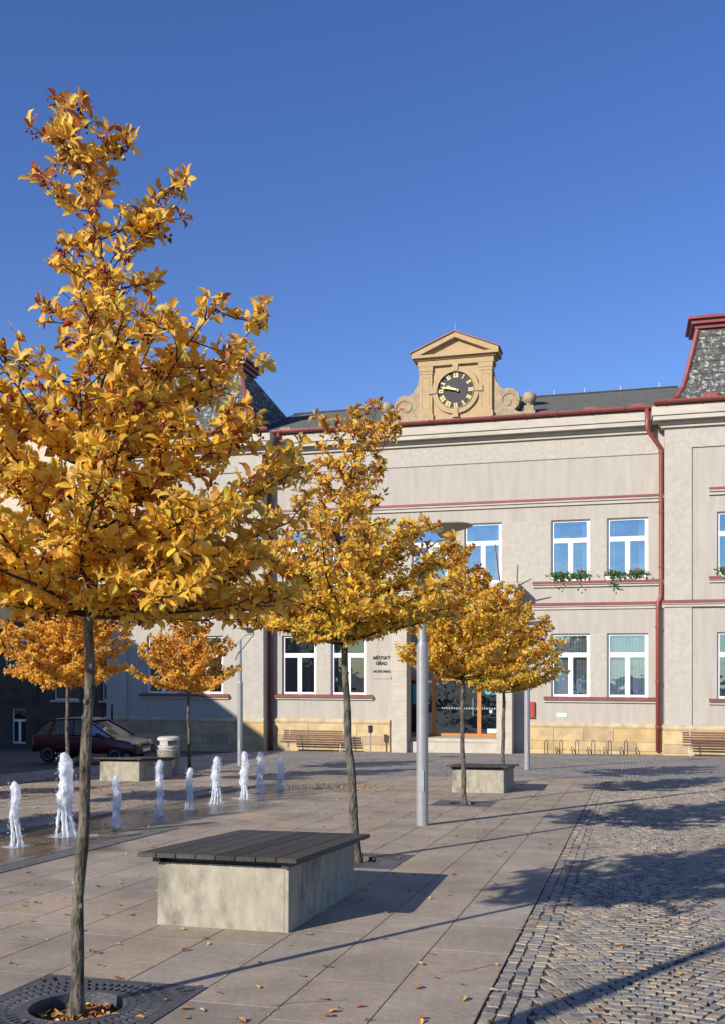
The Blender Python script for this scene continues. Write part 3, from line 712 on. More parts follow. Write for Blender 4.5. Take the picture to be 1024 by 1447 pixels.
# clock gable
gb = MB(); y0g, y1g = -.12, .55
def arcpts(cx, cz, r_, a0, a1, n): return [(cx + r_ * math.cos(a0 + (a1 - a0) * i / n), cz + r_ * math.sin(a0 + (a1 - a0) * i / n)) for i in range(n + 1)]
gb.box(CX - 1.55, CX + 1.55, y0g, y1g, 11.7, 14.18)
gb.build('clock_gable', M_gable, hall, bevel=.01)
for s in (-1, 1):
    sc_ = MB(); pr = [(CX + s * 1.552, 11.78), (CX + s * 3.05, 11.78), (CX + s * 3.05, 12.0), (CX + s * 2.62, 12.06)]
    pr += [(CX + s * (2.22 + .47 * math.cos(a)), 12.58 + .50 * math.sin(a)) for a in [R(-60), R(-30), R(0), R(30), R(60), R(90), R(115)]]
    pr += [(CX + s * 1.86, 13.15), (CX + s * 1.70, 13.4), (CX + s * 1.60, 13.75), (CX + s * 1.552, 14.0)]
    sc_.prism(pr, y0g + .06, y1g - .1); so = sc_.build('scroll_bracket', M_gable2, hall, bevel=.01)
    rl = MB(); sp = [(CX + s * (2.2 + (.40 - .05 * t) * math.cos(t * 1.05)), y0g + .05, 12.52 + (.40 - .05 * t) * math.sin(t * 1.05)) for t in [i * .3 for i in range(22)]]
    rl.tube(sp, .028, 6); rl.build('volute', M_gable2, so)
    pl_ = MB(); x = CX + s * 1.27
    pl_.box(x - .275, x + .275, y0g - .09, y0g - .001, 12.15, 13.85); pl_.box(x - .32, x + .32, y0g - .12, y0g - .001, 11.75, 12.148)
    pl_.box(x - .31, x + .31, y0g - .13, y0g - .001, 13.98, 14.18); pl_.box(x - .29, x + .29, y0g - .11, y0g - .001, 13.852, 13.978)
    po = pl_.build('gable_pilaster', M_gable, hall, bevel=.008)
    pi = MB(); pi.box(x - .17, x - .155, y0g - .1, y0g - .088, 12.35, 13.7); pi.box(x + .155, x + .17, y0g - .1, y0g - .088, 12.35, 13.7); pi.box(x - .17, x + .17, y0g - .1, y0g - .088, 13.69, 13.705)
    pi.build('panel_line', M_gable2, po)
    ur = MB(); ux = CX + s * 3.06
    ur.box(ux - .27, ux + .27, -.15, .39, 11.74, 12.05); ur.box(ux - .20, ux + .20, -.08, .32, 12.052, 12.28)
    uo = ur.build('urn_pedestal', M_gable2, hall, bevel=.01)
    ub_ = MB(); ub_.lathe([(.12, 12.28), (.10, 12.34), (.17, 12.40), (.27, 12.5), (.29, 12.62), (.27, 12.74), (.2, 12.84), (.14, 12.86), (.0, 12.85)], (ux, .12, 0), 16); ub_.build('urn', M_gable2, uo, smooth=True)
en = MB()
en.box(CX - 1.62, CX + 1.62, y0g - .14, y1g + .05, 14.182, 14.42); en.box(CX - 1.70, CX + 1.70, y0g - .2, y1g + .08, 14.422, 14.50); en.box(CX - 1.84, CX + 1.84, y0g - .33, y1g + .14, 14.502, 14.62)
en.build('entablature', M_gable, hall, bevel=.008)
tp = MB(); tp.prism([(CX - 1.55, 14.622), (CX + 1.55, 14.622), (CX, 15.28)], y0g - .1, y1g); tp.build('tympanum', M_gable, hall)
rk = MB(); rf2 = MB()
for s in (-1, 1):
    a = (CX + s * 1.84, 14.622); c = (CX, 15.36)
    rk.prism([a, (CX + s * 1.84, 14.74), (CX, 15.50), c, (CX, 15.28), (CX + s * 1.52, 14.622)], y0g - .33, y1g + .14)
    rf2.prism([(CX + s * 1.90, 14.722), (CX + s * 1.90, 14.765), (CX, 15.56), (CX, 15.502)], y0g - .39, y1g + .18)
rk.build('raking_cornice', M_gable, hall); rf2.build('gable_flashing', M_red, hall)
# clock with its stone surround
ZC = 13.11
cl = MB(); N_ = 64; vs = []; 
cl.lathe([(0, 0), (.775, 0), (.775, .03), (0, .03)], (0, 0, 0), 64)
CLM = Matrix.Translation((CX, y0g, ZC)) @ Matrix.Rotation(R(90), 4, 'X')     # local x right, y up, z towards the viewer
clk = cl.build('clock', M_clock, hall, M=CLM)
rg_ = MB()
def ring(mb, r0, r1, z0, z1, n=64, a0=0, a1=2 * math.pi):
    full = abs(a1 - a0 - 2 * math.pi) < 1e-6; k = n if full else n + 1; vs = []; fs = []
    for i in range(k):
        a = a0 + (a1 - a0) * i / n
        for (r_, z_) in ((r0, z0), (r1, z0), (r1, z1), (r0, z1)): vs.append((r_ * math.cos(a), r_ * math.sin(a), z_))
    for i in range(n):
        j = (i + 1) % k
        for q in range(4): fs.append((i * 4 + q, j * 4 + q, j * 4 + (q + 1) % 4, i * 4 + (q + 1) % 4))
    mb.add(vs, fs)
ring(rg_, .78, 1.0, 0, .10); 
ring(rg_, .775, .80, 0, .13)
for a in range(4):
    c_, s_ = math.cos(a * math.pi / 2), math.sin(a * math.pi / 2)
    Mk = Matrix.Rotation(a * math.pi / 2, 4, 'Z'); rg_.prism([(.80, -.10), (1.16, -.13), (1.16, .13), (.80, .10)], 0, .15, M=Mk, ax='z')
rg_.build('clock_surround', M_gable, clk, bevel=.008)
gr2 = MB(); ring(gr2, 1.0, 1.025, 0, .02); gr2.build('surround_groove', M_gable2, clk)
def text_mesh(body, size, m, ext=.006, bold=0.0):
    cu = bpy.data.curves.new('t', 'FONT'); cu.body = body; cu.size = size; cu.align_x = 'CENTER'; cu.align_y = 'CENTER'; cu.extrude = ext; cu.offset = bold
    o = bpy.data.objects.new('t', cu); col.objects.link(o); bpy.context.view_layer.update()
    me = bpy.data.meshes.new_from_object(o.evaluated_get(bpy.context.evaluated_depsgraph_get()))
    col.objects.unlink(o); bpy.data.objects.remove(o); me.materials.clear(); me.materials.append(m); return me
def stroke(mb, x0, y0, x1, y1, w, z0=.032, z1=.040):
    d = Vector((x1 - x0, y1 - y0)); n = Vector((-d.y, d.x)).normalized() * w / 2
    mb.prism([(x0 + n.x, y0 + n.y), (x0 - n.x, y0 - n.y), (x1 - n.x, y1 - n.y), (x1 + n.x, y1 + n.y)], z0, z1, ax='z')
H = .085
def roman(mb, s):
    wid = {'I': .055, 'V': .115, 'X': .115}; tot = sum(wid[c] for c in s); sf = min(1, .235 / tot); x = -tot * sf / 2
    for i, c in enumerate(s):
        w = wid[c] * sf; cx = x + w / 2; z1 = .040 + i * .0008
        if c == 'I': stroke(mb, cx, -H, cx, H, .032 * max(sf, .8), z1=z1)
        elif c == 'V': stroke(mb, x + .02 * sf, H, cx, -H, .036, z1=z1); stroke(mb, x + w - .02 * sf, H, cx, -H, .018, z1=z1 + .0004)
        else: stroke(mb, x + .02 * sf, H, x + w - .02 * sf, -H, .036, z1=z1); stroke(mb, x + w - .02 * sf, H, x + .02 * sf, -H, .018, z1=z1 + .0004)
        x += w
    stroke(mb, -tot * sf / 2, H, tot * sf / 2, H, .018, z1=.0385); stroke(mb, -tot * sf / 2, -H, tot * sf / 2, -H, .018, z1=.0385)
for i, s in enumerate(['I', 'II', 'III', 'IV', 'V', 'VI', 'VII', 'VIII', 'IX', 'X', 'XI', 'XII']):
    a = math.pi / 2 - (i + 1) * math.pi / 6; m = MB(); roman(m, s)
    rot = a - math.pi / 2
    m.build('numeral', M_gold, clk, M=Matrix.Translation((.64 * math.cos(a), .64 * math.sin(a), 0)) @ Matrix.Rotation(rot, 4, 'Z'))
for (ang, ln, w, z) in ((282, .62, .05, .14), (293.5, .42, .075, .10)):
    a = R(90 - ang); m = MB(); m.prism([(-.14, -w * .6), (ln * .7, -w * .45), (ln * .78, -w), (ln, 0), (ln * .78, w), (ln * .7, w * .45), (-.14, w * .6)], z, z + .02, ax='z')
    m.build('clock_hand', M_gold, clk, M=Matrix.Rotation(a, 4, 'Z'))
m = MB(); m.lathe([(.045, .03), (.045, .19), (.0, .19)], n=12); m.build('hub', M_gold, clk)

# downpipes
def downpipe(xg, xw, top=11.68, yg=-.6, yw=-.13, bend=True):
    d = MB(); s = 1 if xw > xg else -1
    d.tube([(xg, yg, top), (xg, yg, top - .75), (xg + s * .08, yg + .02, top - .95), (xw - s * .06, yw - .03, top - 1.45), (xw, yw, top - 1.62), (xw, yw, 4.3), (xw - s * .03 * (s > 0), yw - .01, 4.15), (xw - .12 * (s > 0), yw - .1 * (s > 0), 3.95), (xw - .13 * (s > 0), yw - .11 * (s > 0), 3.8), (xw - .13 * (s > 0), yw - .11 * (s > 0), -2.0 if s > 0 else -2.4)], .085, 10)
    po = d.build('downpipe', M_red, hall, smooth=True)
    c = MB()
    for z in (10.0, 7.6, 5.4): c.tube([(xw, yw, z - .04), (xw, yw, z + .04)], .105, 10)
    for z in (3.0, .8, -1.0): c.tube([(xw - .13 * (s > 0), yw - .11 * (s > 0), z - .04), (xw - .13 * (s > 0), yw - .11 * (s > 0), z + .04)], .105, 10)
    c.build('pipe_clamp', M_red, po)
downpipe(-.55, .0); downpipe(-16.1, -16.62)

# entrance porch
PD = -.9
pst = lambda n='porch_pillar': None
def stone_pillar(x0, x1, y0, y1, z0, z1, nrow):
    m0 = MB(); m0.box(x0 + .01, x1 - .01, y0 + .01, y1, z0, z1); b0 = m0.build('porch_pillar', M_porch, hall)
    h_ = (z1 - z0) / nrow
    for i in range(nrow):
        m1 = MB(); m1.box(x0, x1, y0, y1 - .01, z0 + i * h_ + .006, z0 + (i + 1) * h_ - .006); m1.build('stone_block', M_porch, b0, bevel=.012)
PX = (-10.93, -10.28, -6.50, -5.86)
stone_pillar(PX[0], PX[1], PD, .0, -2.62, 3.7, 10); stone_pillar(PX[2], PX[3], PD, .0, -2.62, 3.7, 10)
bl = MB(); bl.box(-11.25, -5.6, -1.05, -.002, 3.702, 4.0); bl.box(-11.15, -5.7, -.98, -.003, 4.002, 4.62); bl.box(-11.25, -5.6, -1.06, -.002, 4.622, 4.82)
bl.build('balcony', M_porch, hall, bevel=.015)
rc_ = MB()                                          # recessed lobby
X0, X1 = -10.75, -5.85; YB = 1.15
rc_.quad((X0, 0, ZB), (X0, YB, ZB), (X0, YB, 3.2), (X0, 0, 3.2)); rc_.quad((X1, YB, ZB), (X1, 0, ZB), (X1, 0, 3.2), (X1, YB, 3.2)); rc_.quad((X0, 0, 3.2), (X0, YB, 3.2), (X1, YB, 3.2), (X1, 0, 3.2))
rc_.quad((X0, YB, .95), (X1, YB, .95), (X1, YB, 3.2), (X0, YB, 3.2))
rc_.build('lobby_wall', M_wall, hall)
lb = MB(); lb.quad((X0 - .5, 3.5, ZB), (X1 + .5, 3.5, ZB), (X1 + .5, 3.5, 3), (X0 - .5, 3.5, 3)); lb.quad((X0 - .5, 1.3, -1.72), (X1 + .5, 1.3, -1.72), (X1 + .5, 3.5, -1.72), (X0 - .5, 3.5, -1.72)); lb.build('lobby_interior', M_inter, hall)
stp = MB(); stp.box(PX[0] + .1, PX[3] - .1, -.55, 1.3, -3, -1.80); stp.box(PX[0] + .1, PX[3] - .1, -.15, 1.3, -1.799, -1.66); stp.build('entrance_step', M_porch, hall, bevel=.01)
# door front at y = YB
dz0, dz1 = -1.655, .95
dY = YB - .01
# uprights (bays: dark glazed side bay, double bay, narrow bay)
bays = [(-10.74, -9.55), (-9.45, -7.55), (-7.45, -6.2)]
df = MB()
for x in (-10.74, -9.56, -7.56, -6.3): df.box(x - .02, x + .15, dY - .12, dY, dz0, dz1)
df.box(-10.74, -6.17, dY - .11, dY - .01, dz1 - .17, dz1 - .002); df.box(-10.74, -6.17, dY - .11, dY - .01, dz0 + .002, dz0 + .13)
do = df.build('entrance_door', M_door, hall)
for (a, b) in ((-10.61, -9.56), (-9.43, -7.56), (-7.43, -6.3)):
    g = MB(); g.box(a, b, dY - .07, dY - .055, dz0 + .13, dz1 - .17); g.build('pane', M_glassd, do)
hd = MB(); hd.tube([(-7.75, dY - .17, -.75), (-7.75, dY - .17, .0)], .02, 8); hd.build('handle', M_metal, do)
strp = MB()
x = -9.40
while x < -6.35:
    if not (-7.56 < x < -7.44): strp.prism([(x, -.47), (x + .05, -.47), (x + .08, -.40), (x + .03, -.40)], dY - .078, dY - .071)
    x += .11
strp.build('safety_stripe', mat('pale_teal_print', (.30, .55, .48), None, .6), do)
pp = MB(); pp.box(-10.45, -9.9, dY - .085, dY - .072, -.28, .62); pp.build('poster', M_teal, do)
pp = MB(); pp.box(-6.62, -6.32, dY - .085, dY - .072, -.28, .28); pp.build('notice', M_white, do)
pp = MB(); pp.lathe([(.16, 0), (.16, .012)], n=20); e1 = pp.build('sticker', M_cyan, do, M=Matrix.Translation((-7.12, dY - .072, .33)) @ Matrix.Rotation(R(90), 4, 'X'))
pp = MB(); pp.lathe([(.16, 0), (.16, .012)], n=20); pp.build('sticker', M_cyan, do, M=Matrix.Translation((-6.85, dY - .072, .33)) @ Matrix.Rotation(R(90), 4, 'X'))
pp = MB(); pp.box(-7.16, -6.84, dY - .085, dY - .072, .54, .66); pp.box(-7.06, -6.94, dY - .085, dY - .072, -.62, -.5); pp.box(-7.15, -6.5, dY - .085, dY - .072, -1.5, -1.3); pp.build('notice', M_plate, do)
# writing on the wall
def wall_text(body, x, z, size, y=-.02, bold=.004):
    o = bpy.data.objects.new('lettering', text_mesh(body, size, M_letter, .008, bold)); col.objects.link(o); o.parent = hall
    o.matrix_basis = Matrix.Translation((x, y, z)) @ Matrix.Rotation(R(90), 4, 'X'); return o
wall_text('MĚSTSKÝ', -11.6, 1.76, .185); wall_text('ÚŘAD', -11.6, 1.52, .185)
pq = MB(); pq.box(-11.98, -11.02, -.035, .0, .86, 1.32); pq.build('name_plaque', M_wall, hall)
wall_text('NOVÁ PAKA', -11.57, 1.17, .14, -.045, .006)
pq = MB(); pq.box(-11.16, -10.98, -.05, -.036, .82, .98); pq.build('number_plate', M_letter, hall)
nm = bpy.data.objects.new('lettering', text_mesh('39', .13, M_white, .004, .002)); col.objects.link(nm); nm.parent = hall; nm.matrix_basis = Matrix.Translation((-11.07, -.056, .90)) @ Matrix.Rotation(R(90), 4, 'X')
rbx = MB(); rbx.box(-5.43, -5.02, -.12, .0, -.74, -.07); rbo = tag(rbx.build('meter_box', M_redbox, M=BF, bevel=.01), 'flat red metal meter box on the cream wall right of the entrance', 'box')
ln_ = MB(); ln_.box(-5.39, -5.06, -.128, -.121, -.70, -.11); ln_.build('door', M_redbox, rbo)
pq = MB(); pq.box(-4.13, -3.71, -.02, .0, -.69, -.52); tag(pq.build('wall_plate', M_plate, M=BF), 'small pale green plate under the ground floor windows', 'sign')
# flagpole holder on the balcony
fp = MB(); fp.tube([(-6.35, -1.0, 4.9), (-6.5, -1.35, 6.4)], [.035, .02], 6); fo = tag(fp.build('flagpole', M_red, M=BF), 'short dark red pole leaning out from the balcony', 'pole')
fp2 = MB(); fp2.tube([(-5.6, -1.0, 4.7), (-5.05, -1.2, 4.95)], [.03, .02], 6); fp2.build('holder', M_thin, fo)

# window flower boxes
rg3 = random.Random(21)
def leafquad(mb, p, n_, L_, w_, r_):
    n_ = n_.normalized(); t = n_.orthogonal().normalized(); t.rotate(Matrix.Rotation(rg3.uniform(0, 6.28), 3, n_)); b = n_.cross(t)
    mb.add([p - t * w_, p + b * L_ * .5 + n_ * w_ * .2, p + t * w_, p - b * L_ * .5], [(0, 1, 2, 3)], r_)
def flowerbox(xc, y, z, w, fl, trail, label):
    e = empty('flower_box', BF @ Matrix.Translation((xc, y, z)), label, 'flower box', 'geranium boxes on the window sills')
    b = MB(); b.prism([(-w / 2, 0), (w / 2, 0), (w / 2 + .03, .17), (-w / 2 - .03, .17)], -.1, .1); b.build('trough', M_plat, e)
    f_ = MB(); fl_ = MB()
    for i in range(260):
        p = Vector((rg3.gauss(0, w * .3), rg3.gauss(-.08, .09), .2 + rg3.gauss(0, .085)))
        if rg3.random() < trail: p.z -= rg3.uniform(.05, .5); p.y = -.2 + rg3.gauss(0, .05); p.x = rg3.gauss(0, w * .14)
        leafquad(f_, p, Vector((rg3.gauss(0, .5), -1, rg3.uniform(.1, 1.2))), .085, .04, rg3.random())
    for c in range(max(1, fl // 2)):
        cpos = Vector((rg3.uniform(-w * .45, w * .45), rg3.gauss(-.1, .06), .36 + rg3.gauss(0, .06)))
        for i in range(16): leafquad(fl_, cpos + Vector((rg3.gauss(0, .035), rg3.gauss(0, .03), rg3.gauss(0, .035))), Vector((rg3.gauss(0, 1), -1, rg3.gauss(0, 1))), .05, .025, rg3.random())
    o = f_.build('foliage', M_green, e); o['kind'] = 'stuff'; o = fl_.build('blossoms', M_flower, e); o['kind'] = 'stuff'
flowerbox(-4.0, .02, 4.92, .7, 1, .05, 'green flower box with hardly any blossoms, leftmost on the upstairs sill right of the entrance')
flowerbox(-3.2, .02, 4.92, .7, 3, .02, 'second flower box from the left on the long upstairs sill, a few pink blossoms')
flowerbox(-1.8, .02, 4.92, .7, 4, .18, 'third flower box from the left, its foliage trailing down over the upstairs sill')
flowerbox(-.98, .02, 4.92, .75, 6, .0, 'flower box full of pink geraniums beside the right downpipe')
flowerbox(2.5, -.62, 4.92, .7, 4, .03, 'pink geranium box on the sill of the right wing at the photo edge')

# ------------------------------------------------------------------ neighbouring buildings
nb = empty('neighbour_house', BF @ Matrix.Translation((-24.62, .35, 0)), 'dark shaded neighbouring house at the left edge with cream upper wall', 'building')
hl = [(-4.95, -3.35, 1.2, 3.1), (-9.0, -7.3, 1.3, 3.3), (-3.3 + .35, -1.75, -.3, 1.0), (-.62, -.15, -.2, .85), (-.75, -.15, 2.2, 3.5), (-7.2, -6.2, -2.2, -.4), (-5.6, -4.7, -2.2, -.4)]
hl = [(-6.1, -4.6, 1.35, 3.3), (-9.2, -7.6, 1.35, 3.3), (-3.35, -2.0, -.25, 1.1), (-.75, -.2, -.25, 1.0), (-.8, -.25, 2.3, 3.6), (-7.2, -6.4, -2.4, -.7), (-5.7, -4.9, -2.4, -.7)]
m = MB(); wall_holes(m, -14, 0, -.1, 5.0, 0, [h for h in hl if h[2] > -.3] , .2)
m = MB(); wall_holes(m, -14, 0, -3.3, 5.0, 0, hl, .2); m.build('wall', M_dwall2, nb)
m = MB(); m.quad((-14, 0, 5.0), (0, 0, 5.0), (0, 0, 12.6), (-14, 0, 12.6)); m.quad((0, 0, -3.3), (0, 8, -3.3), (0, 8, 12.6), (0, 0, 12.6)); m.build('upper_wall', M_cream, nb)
m = MB(); m.box(-14, .1, -.25, .1, 12.5, 12.75); m.build('eaves', M_dark, nb)
m = MB(); m.quad((-14, -.2, 12.74), (.1, -.2, 12.74), (.1, 5, 15), (-14, 5, 15)); m.build('roof', M_slate, nb)
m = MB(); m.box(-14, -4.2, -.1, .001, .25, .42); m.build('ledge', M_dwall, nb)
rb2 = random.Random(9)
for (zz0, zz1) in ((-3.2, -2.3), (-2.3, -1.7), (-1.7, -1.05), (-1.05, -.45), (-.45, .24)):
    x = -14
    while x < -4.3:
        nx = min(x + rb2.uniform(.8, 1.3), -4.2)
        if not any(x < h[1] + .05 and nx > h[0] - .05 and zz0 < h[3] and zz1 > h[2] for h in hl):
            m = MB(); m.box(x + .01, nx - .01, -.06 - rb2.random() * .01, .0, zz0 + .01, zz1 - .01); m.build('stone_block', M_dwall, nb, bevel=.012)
        x = nx
for i, h in enumerate(hl):
    window(h[0], h[1], h[2], h[3], 0, M_glassd, 0, i, nb, small=True)
for h in hl[2:4]:
    m = MB(); m.box(h[0] - .12, h[1] + .12, -.1, .0, h[2] - .1, h[2] - .001); m.build('window_sill', M_porch, nb)

hs_ = empty('street_house', Matrix.Translation((-21.3, 9.25, 0)), 'tall house beside the road on the left, shading the parked car', 'building')
m = MB(); m.box(-11, 0, 0, 26.5, -3, 9.6); m.build('wall', M_cream, hs_)
m = MB(); m.prism([(-11.4, 9.6), (.25, 9.6), (.25, 9.75), (-5.5, 12.5), (-11.4, 9.75)], -.1, 26.6); m.build('roof', M_slate, hs_)
for j in range(7):
    for z in (1.2, 5.2):
        m = MB(); m.box(-.02, .03, 1.5 + j * 3.6, 2.8 + j * 3.6, z, z + 2); w_ = m.build('window', M_white, hs_)
        m = MB(); m.box(.031, .036, 1.6 + j * 3.6, 2.7 + j * 3.6, z + .1, z + 1.9); m.build('pane', M_glass, w_)

# ------------------------------------------------------------------ street bench model (concrete box with a plank lid)
def planter_bench(a, b, label, crumb=False):
    e = empty('bench', lying(a, b), label, 'bench', 'concrete benches with dark plank lids')
    W_, L_ = 1.06, 1.74; hf, hb = .475, .425                       # origin: front right corner; box spans x -W..0, y 0..L
    m = MB(); g_ = .025
    vs = [(-W_, 0, -.05), (0, 0, -.05), (0, L_, -.05), (-W_, L_, -.05), (-W_, 0, hf), (0, 0, hf), (0, L_, hb), (-W_, L_, hb)]
    def panel(x0, x1, y0, y1):
        hz = lambda y: hf + (hb - hf) * y / L_
        m = MB(); m.add([(x0, y0, -.05), (x1, y0, -.05), (x1, y1, -.05), (x0, y1, -.05), (x0, y0, hz(y0)), (x1, y0, hz(y0)), (x1, y1, hz(y1)), (x0, y1, hz(y1))],
              [(3, 2, 1, 0), (4, 5, 6, 7), (0, 1, 5, 4), (1, 2, 6, 5), (2, 3, 7, 6), (3, 0, 4, 7)]); return m
    panel(-W_, -.032, 0, .07).build('concrete_panel', M_conc, e, bevel=.006)
    sp_ = panel(-.07, 0, .004, L_).build('concrete_panel', M_conc, e, bevel=.006)
    panel(-W_ + .002, -W_ + .07, .072, L_).build('concrete_panel', M_conc, e, bevel=.006)
    panel(-W_ + .072, -.072, L_ - .07, L_ - .002).build('concrete_panel', M_conc, e, bevel=.006)
    q = MB(); q.box(-.001, .004, .82, 1.08, .17, .34); q.build('access_cover', M_conc, sp_)
    q = MB()
    for i in range(6): q.box(-.001, .005, 1.38, 1.5, .06 + i * .022, .07 + i * .022)
    q.build('vent', M_metal, sp_)
    # lid
    tl = math.atan((hf - hb) / L_)
    LM = Matrix.Translation((0, 0, hf)) @ Matrix.Rotation(-tl, 4, 'X')
    sf = MB()
    for y in (.06, .8, L_ - .1): sf.box(-W_ + .03, -.03, y, y + .06, .0, .045)
    sf.box(-W_ - .02, -W_ + .04, -.05, L_ + .04, .002, .044); sf.box(-.04, .02, -.05, L_ + .04, .002, .044)
    sf.build('lid_frame', M_thin, e, M=LM)
    n = 8; tot = W_ + .22; pw = tot / n
    for i in range(n):
        x0 = -W_ - .11 + i * pw; p_ = MB(); p_.box(.0035, pw - .0035, -.13, L_ + .13, .0, .034, 0); o = p_.build('plank', M_plank, e, bevel=.004, M=LM @ Matrix.Translation((x0, random.uniform(-.003, .003), .046 + random.uniform(0, .002))))
    return e
planter_bench(-.54 * .9632 - 7.07 * .2689, -.54 * .2689 + 7.07 * .9632, 'nearest concrete box bench with dark plank lid beside the second tree')
planter_bench(2.86 * .9632 - 19.6 * .2689, 2.86 * .2689 + 19.6 * .9632, 'concrete box bench with dark lid behind the third tree before the entrance')
planter_bench(-5.34 * .9632 - 23.1 * .2689, -5.34 * .2689 + 23.1 * .9632, 'concrete box bench behind the fountain jets, beside the litter bin')

# ------------------------------------------------------------------ tree grates
def grate(a, b, label, soilrnd):
    e = empty('tree_grate', lying(a, b, 0, .0), label, 'tree grate', 'square cast iron tree grates')
    rq = random.Random(soilrnd); H_ = GR - .006; hole = .27
    # plate built from rings of solid between slots: radial/annular cells, omit slots
    m = MB(); z0, z1 = -.022, .003; NA = 96
    radii = [hole, .315, .375, .395, .455, .475, .535, .555]
    slotring = {1: 48, 3: 60, 5: 72}
    def pt(r_, t): return (r_ * math.cos(t), r_ * math.sin(t))
    def cell(r0, r1, t0, t1, clip=False):
        P_ = [pt(r0, t0), pt(r1, t0), pt(r1, t1), pt(r0, t1)]
        P_ = [(max(-H_, min(H_, x)), max(-H_, min(H_, y))) for x, y in P_]
        m.add([(x, y, z0) for x, y in P_] + [(x, y, z1) for x, y in P_], [(4, 5, 6, 7), (0, 4, 7, 3), (1, 2, 6, 5), (0, 1, 5, 4), (3, 7, 6, 2)])
    for i in range(len(radii) - 1):
        r0, r1 = radii[i], radii[i + 1]
        if i in slotring:
            n = slotring[i]
            for k_ in range(n):
                t0 = 2 * math.pi * k_ / n; dt = 2 * math.pi / n
                if r1 * max(abs(math.cos(t0 + dt / 2)), abs(math.sin(t0 + dt / 2))) > H_ - .02: cell(r0, r1, t0, t0 + dt)
                else: cell(r0, r1, t0, t0 + dt * .52)
        else:
            for k_ in range(NA): cell(r0, r1, 2 * math.pi * k_ / NA, 2 * math.pi * (k_ + 1) / NA)
    # corners outside the outer ring, with radial slots
    n = 120
    for k_ in range(n):
        t0 = 2 * math.pi * k_ / n; t1 = t0 + 2 * math.pi / n; tm = (t0 + t1) / 2
        rmax = H_ / max(abs(math.cos(tm)), abs(math.sin(tm)))
        def rm(t): return H_ / max(abs(math.cos(t)), abs(math.sin(t)))
        def poly(t0, t1, ra, rb0, rb1):
            P_ = [pt(ra, t0), pt(rb0, t0), pt(rb1, t1), pt(ra, t1)]
            m.add([(x, y, z0) for x, y in P_] + [(x, y, z1) for x, y in P_], [(4, 5, 6, 7), (0, 4, 7, 3), (1, 2, 6, 5), (0, 1, 5, 4), (3, 7, 6, 2)])
        if rmax < .56: continue
        if rmax > .64 and k_ % 2 == 0:
            poly(t0, t1, .555, .575, .575); re_ = rmax - .05; poly(t0, t1, re_, rm(t0), rm(t1))
        else: poly(t0, t1, .555, rm(t0), rm(t1))
    m.build('iron_plate', M_iron, e)
    c = MB(); ring(c, hole - .012, hole + .004, -.07, .0055, 48); c.build('inner_ring', M_iron, e)
    fr_ = MB()
    for s in (-1, 1): fr_.box(-GR + .001, GR - .001, s * (GR - .004) - .0025, s * (GR - .004) + .0025, -.03, .0045); fr_.box(s * (GR - .004) - .0025, s * (GR - .004) + .0025, -GR + .007, GR - .007, -.03, .0045)
    fr_.build('edge_frame', M_iron, e)
    so = MB(); 
    so.lathe([(.55, -.085), (.3, -.078), (.12, -.055), (.0, -.045)], n=24); so.build('soil', M_soil, e)
    lf = MB()
    for i in range(150):
        t = rq.uniform(0, 6.28); r_ = .25 * math.sqrt(rq.random()); x, y = r_ * math.cos(t), r_ * math.sin(t)
        if rq.random() < .6: x, y = .09 + rq.gauss(0, .07), rq.gauss(.02, .09)
        z = -.042 - .036 * min(1, math.hypot(x, y) / .3) + rq.uniform(.0, .02)
        q = Matrix.Translation((x, y, z)) @ Matrix.Rotation(rq.uniform(0, 6.28), 4, 'Z') @ Matrix.Rotation(rq.gauss(0, .5), 4, 'X') @ Matrix.Rotation(rq.gauss(0, .4), 4, 'Y'); s_ = rq.uniform(.7, 1.2)
        lf.add([q @ (Vector(v) * s_) for v in DRY], DRYF, rq.random())
    o = lf.build('leaf_litter', M_fall, e); o['kind'] = 'stuff'
    return e
DRY = [(0, -.026, 0), (.014, -.008, .008), (.012, .012, .009), (0, .026, .003), (-.012, .012, .006), (-.014, -.008, .009), (0, 0, 0)]
DRYF = [(0, 1, 6), (1, 2, 6), (2, 3, 6), (3, 4, 6), (4, 5, 6), (5, 0, 6)]
for (i, b) in enumerate(TREES_R):
    grate(AR, b, ['nearest square iron tree grate, filled with fallen leaves, at the bottom left corner', 'iron tree grate behind the near bench at the foot of the second tree', 'iron tree grate at the foot of the third tree beside the lamp post', 'iron tree grate hidden behind the far bench near the entrance'][i], i)

# ------------------------------------------------------------------ lamp posts
def lamp(a, b, label, rz=0.0):
    e = empty('lamp_post', upright(a, b, rz), label, 'lamp post', 'steel lamp posts with disc shades')
    m = MB(); m.tube([(0, 0, -.15), (0, 0, 2.6)], .085, 20); m.tube([(0, 0, 2.6), (0, 0, 2.66)], [.085, .06], 20); m.tube([(0, 0, 2.66), (0, 0, 3.95)], [.06, .045], 16); m.build('pole', M_metal, e, smooth=False)
    b_ = MB(); b_.box(-.04, .04, -.0875, -.085, .5, .8); b_.build('service_hatch', M_metal, e)
    ar = MB(); pts = [(-.16, 0, 3.3), (-.06, -.05, 3.5), (.16, -.06, 3.72), (.36, -.03, 3.98), (.46, 0, 4.1), (.44, 0, 4.22)]
    ar.tube(pts, .016, 8); ar.tube([(-.16, 0.03, 3.78), (.0, 0.0, 3.93), (.22, 0, 4.1), (.40, 0, 4.12)], .010, 6); ar.build('bracket', M_iron, e)
    d = MB(); d.lathe([(0.07, -.12), (.09, -.10), (.12, -.05), (.38, .03), (.40, .045), (.38, .06), (.12, .085), (0, .095)], (.33, 0, 4.27), 32); d.build('lamp_disc', mat('lamp_disc_enamel', (.42, .38, .31), (.38, .34, .28), .55, 4), e, smooth=True)
    return e
lamp(AR, 13.66, 'nearest thick grey steel lamp post, between the second and third trees')
lamp(-2.96, 28.4, 'grey lamp post in front of the right side of the entrance, behind the far bench')
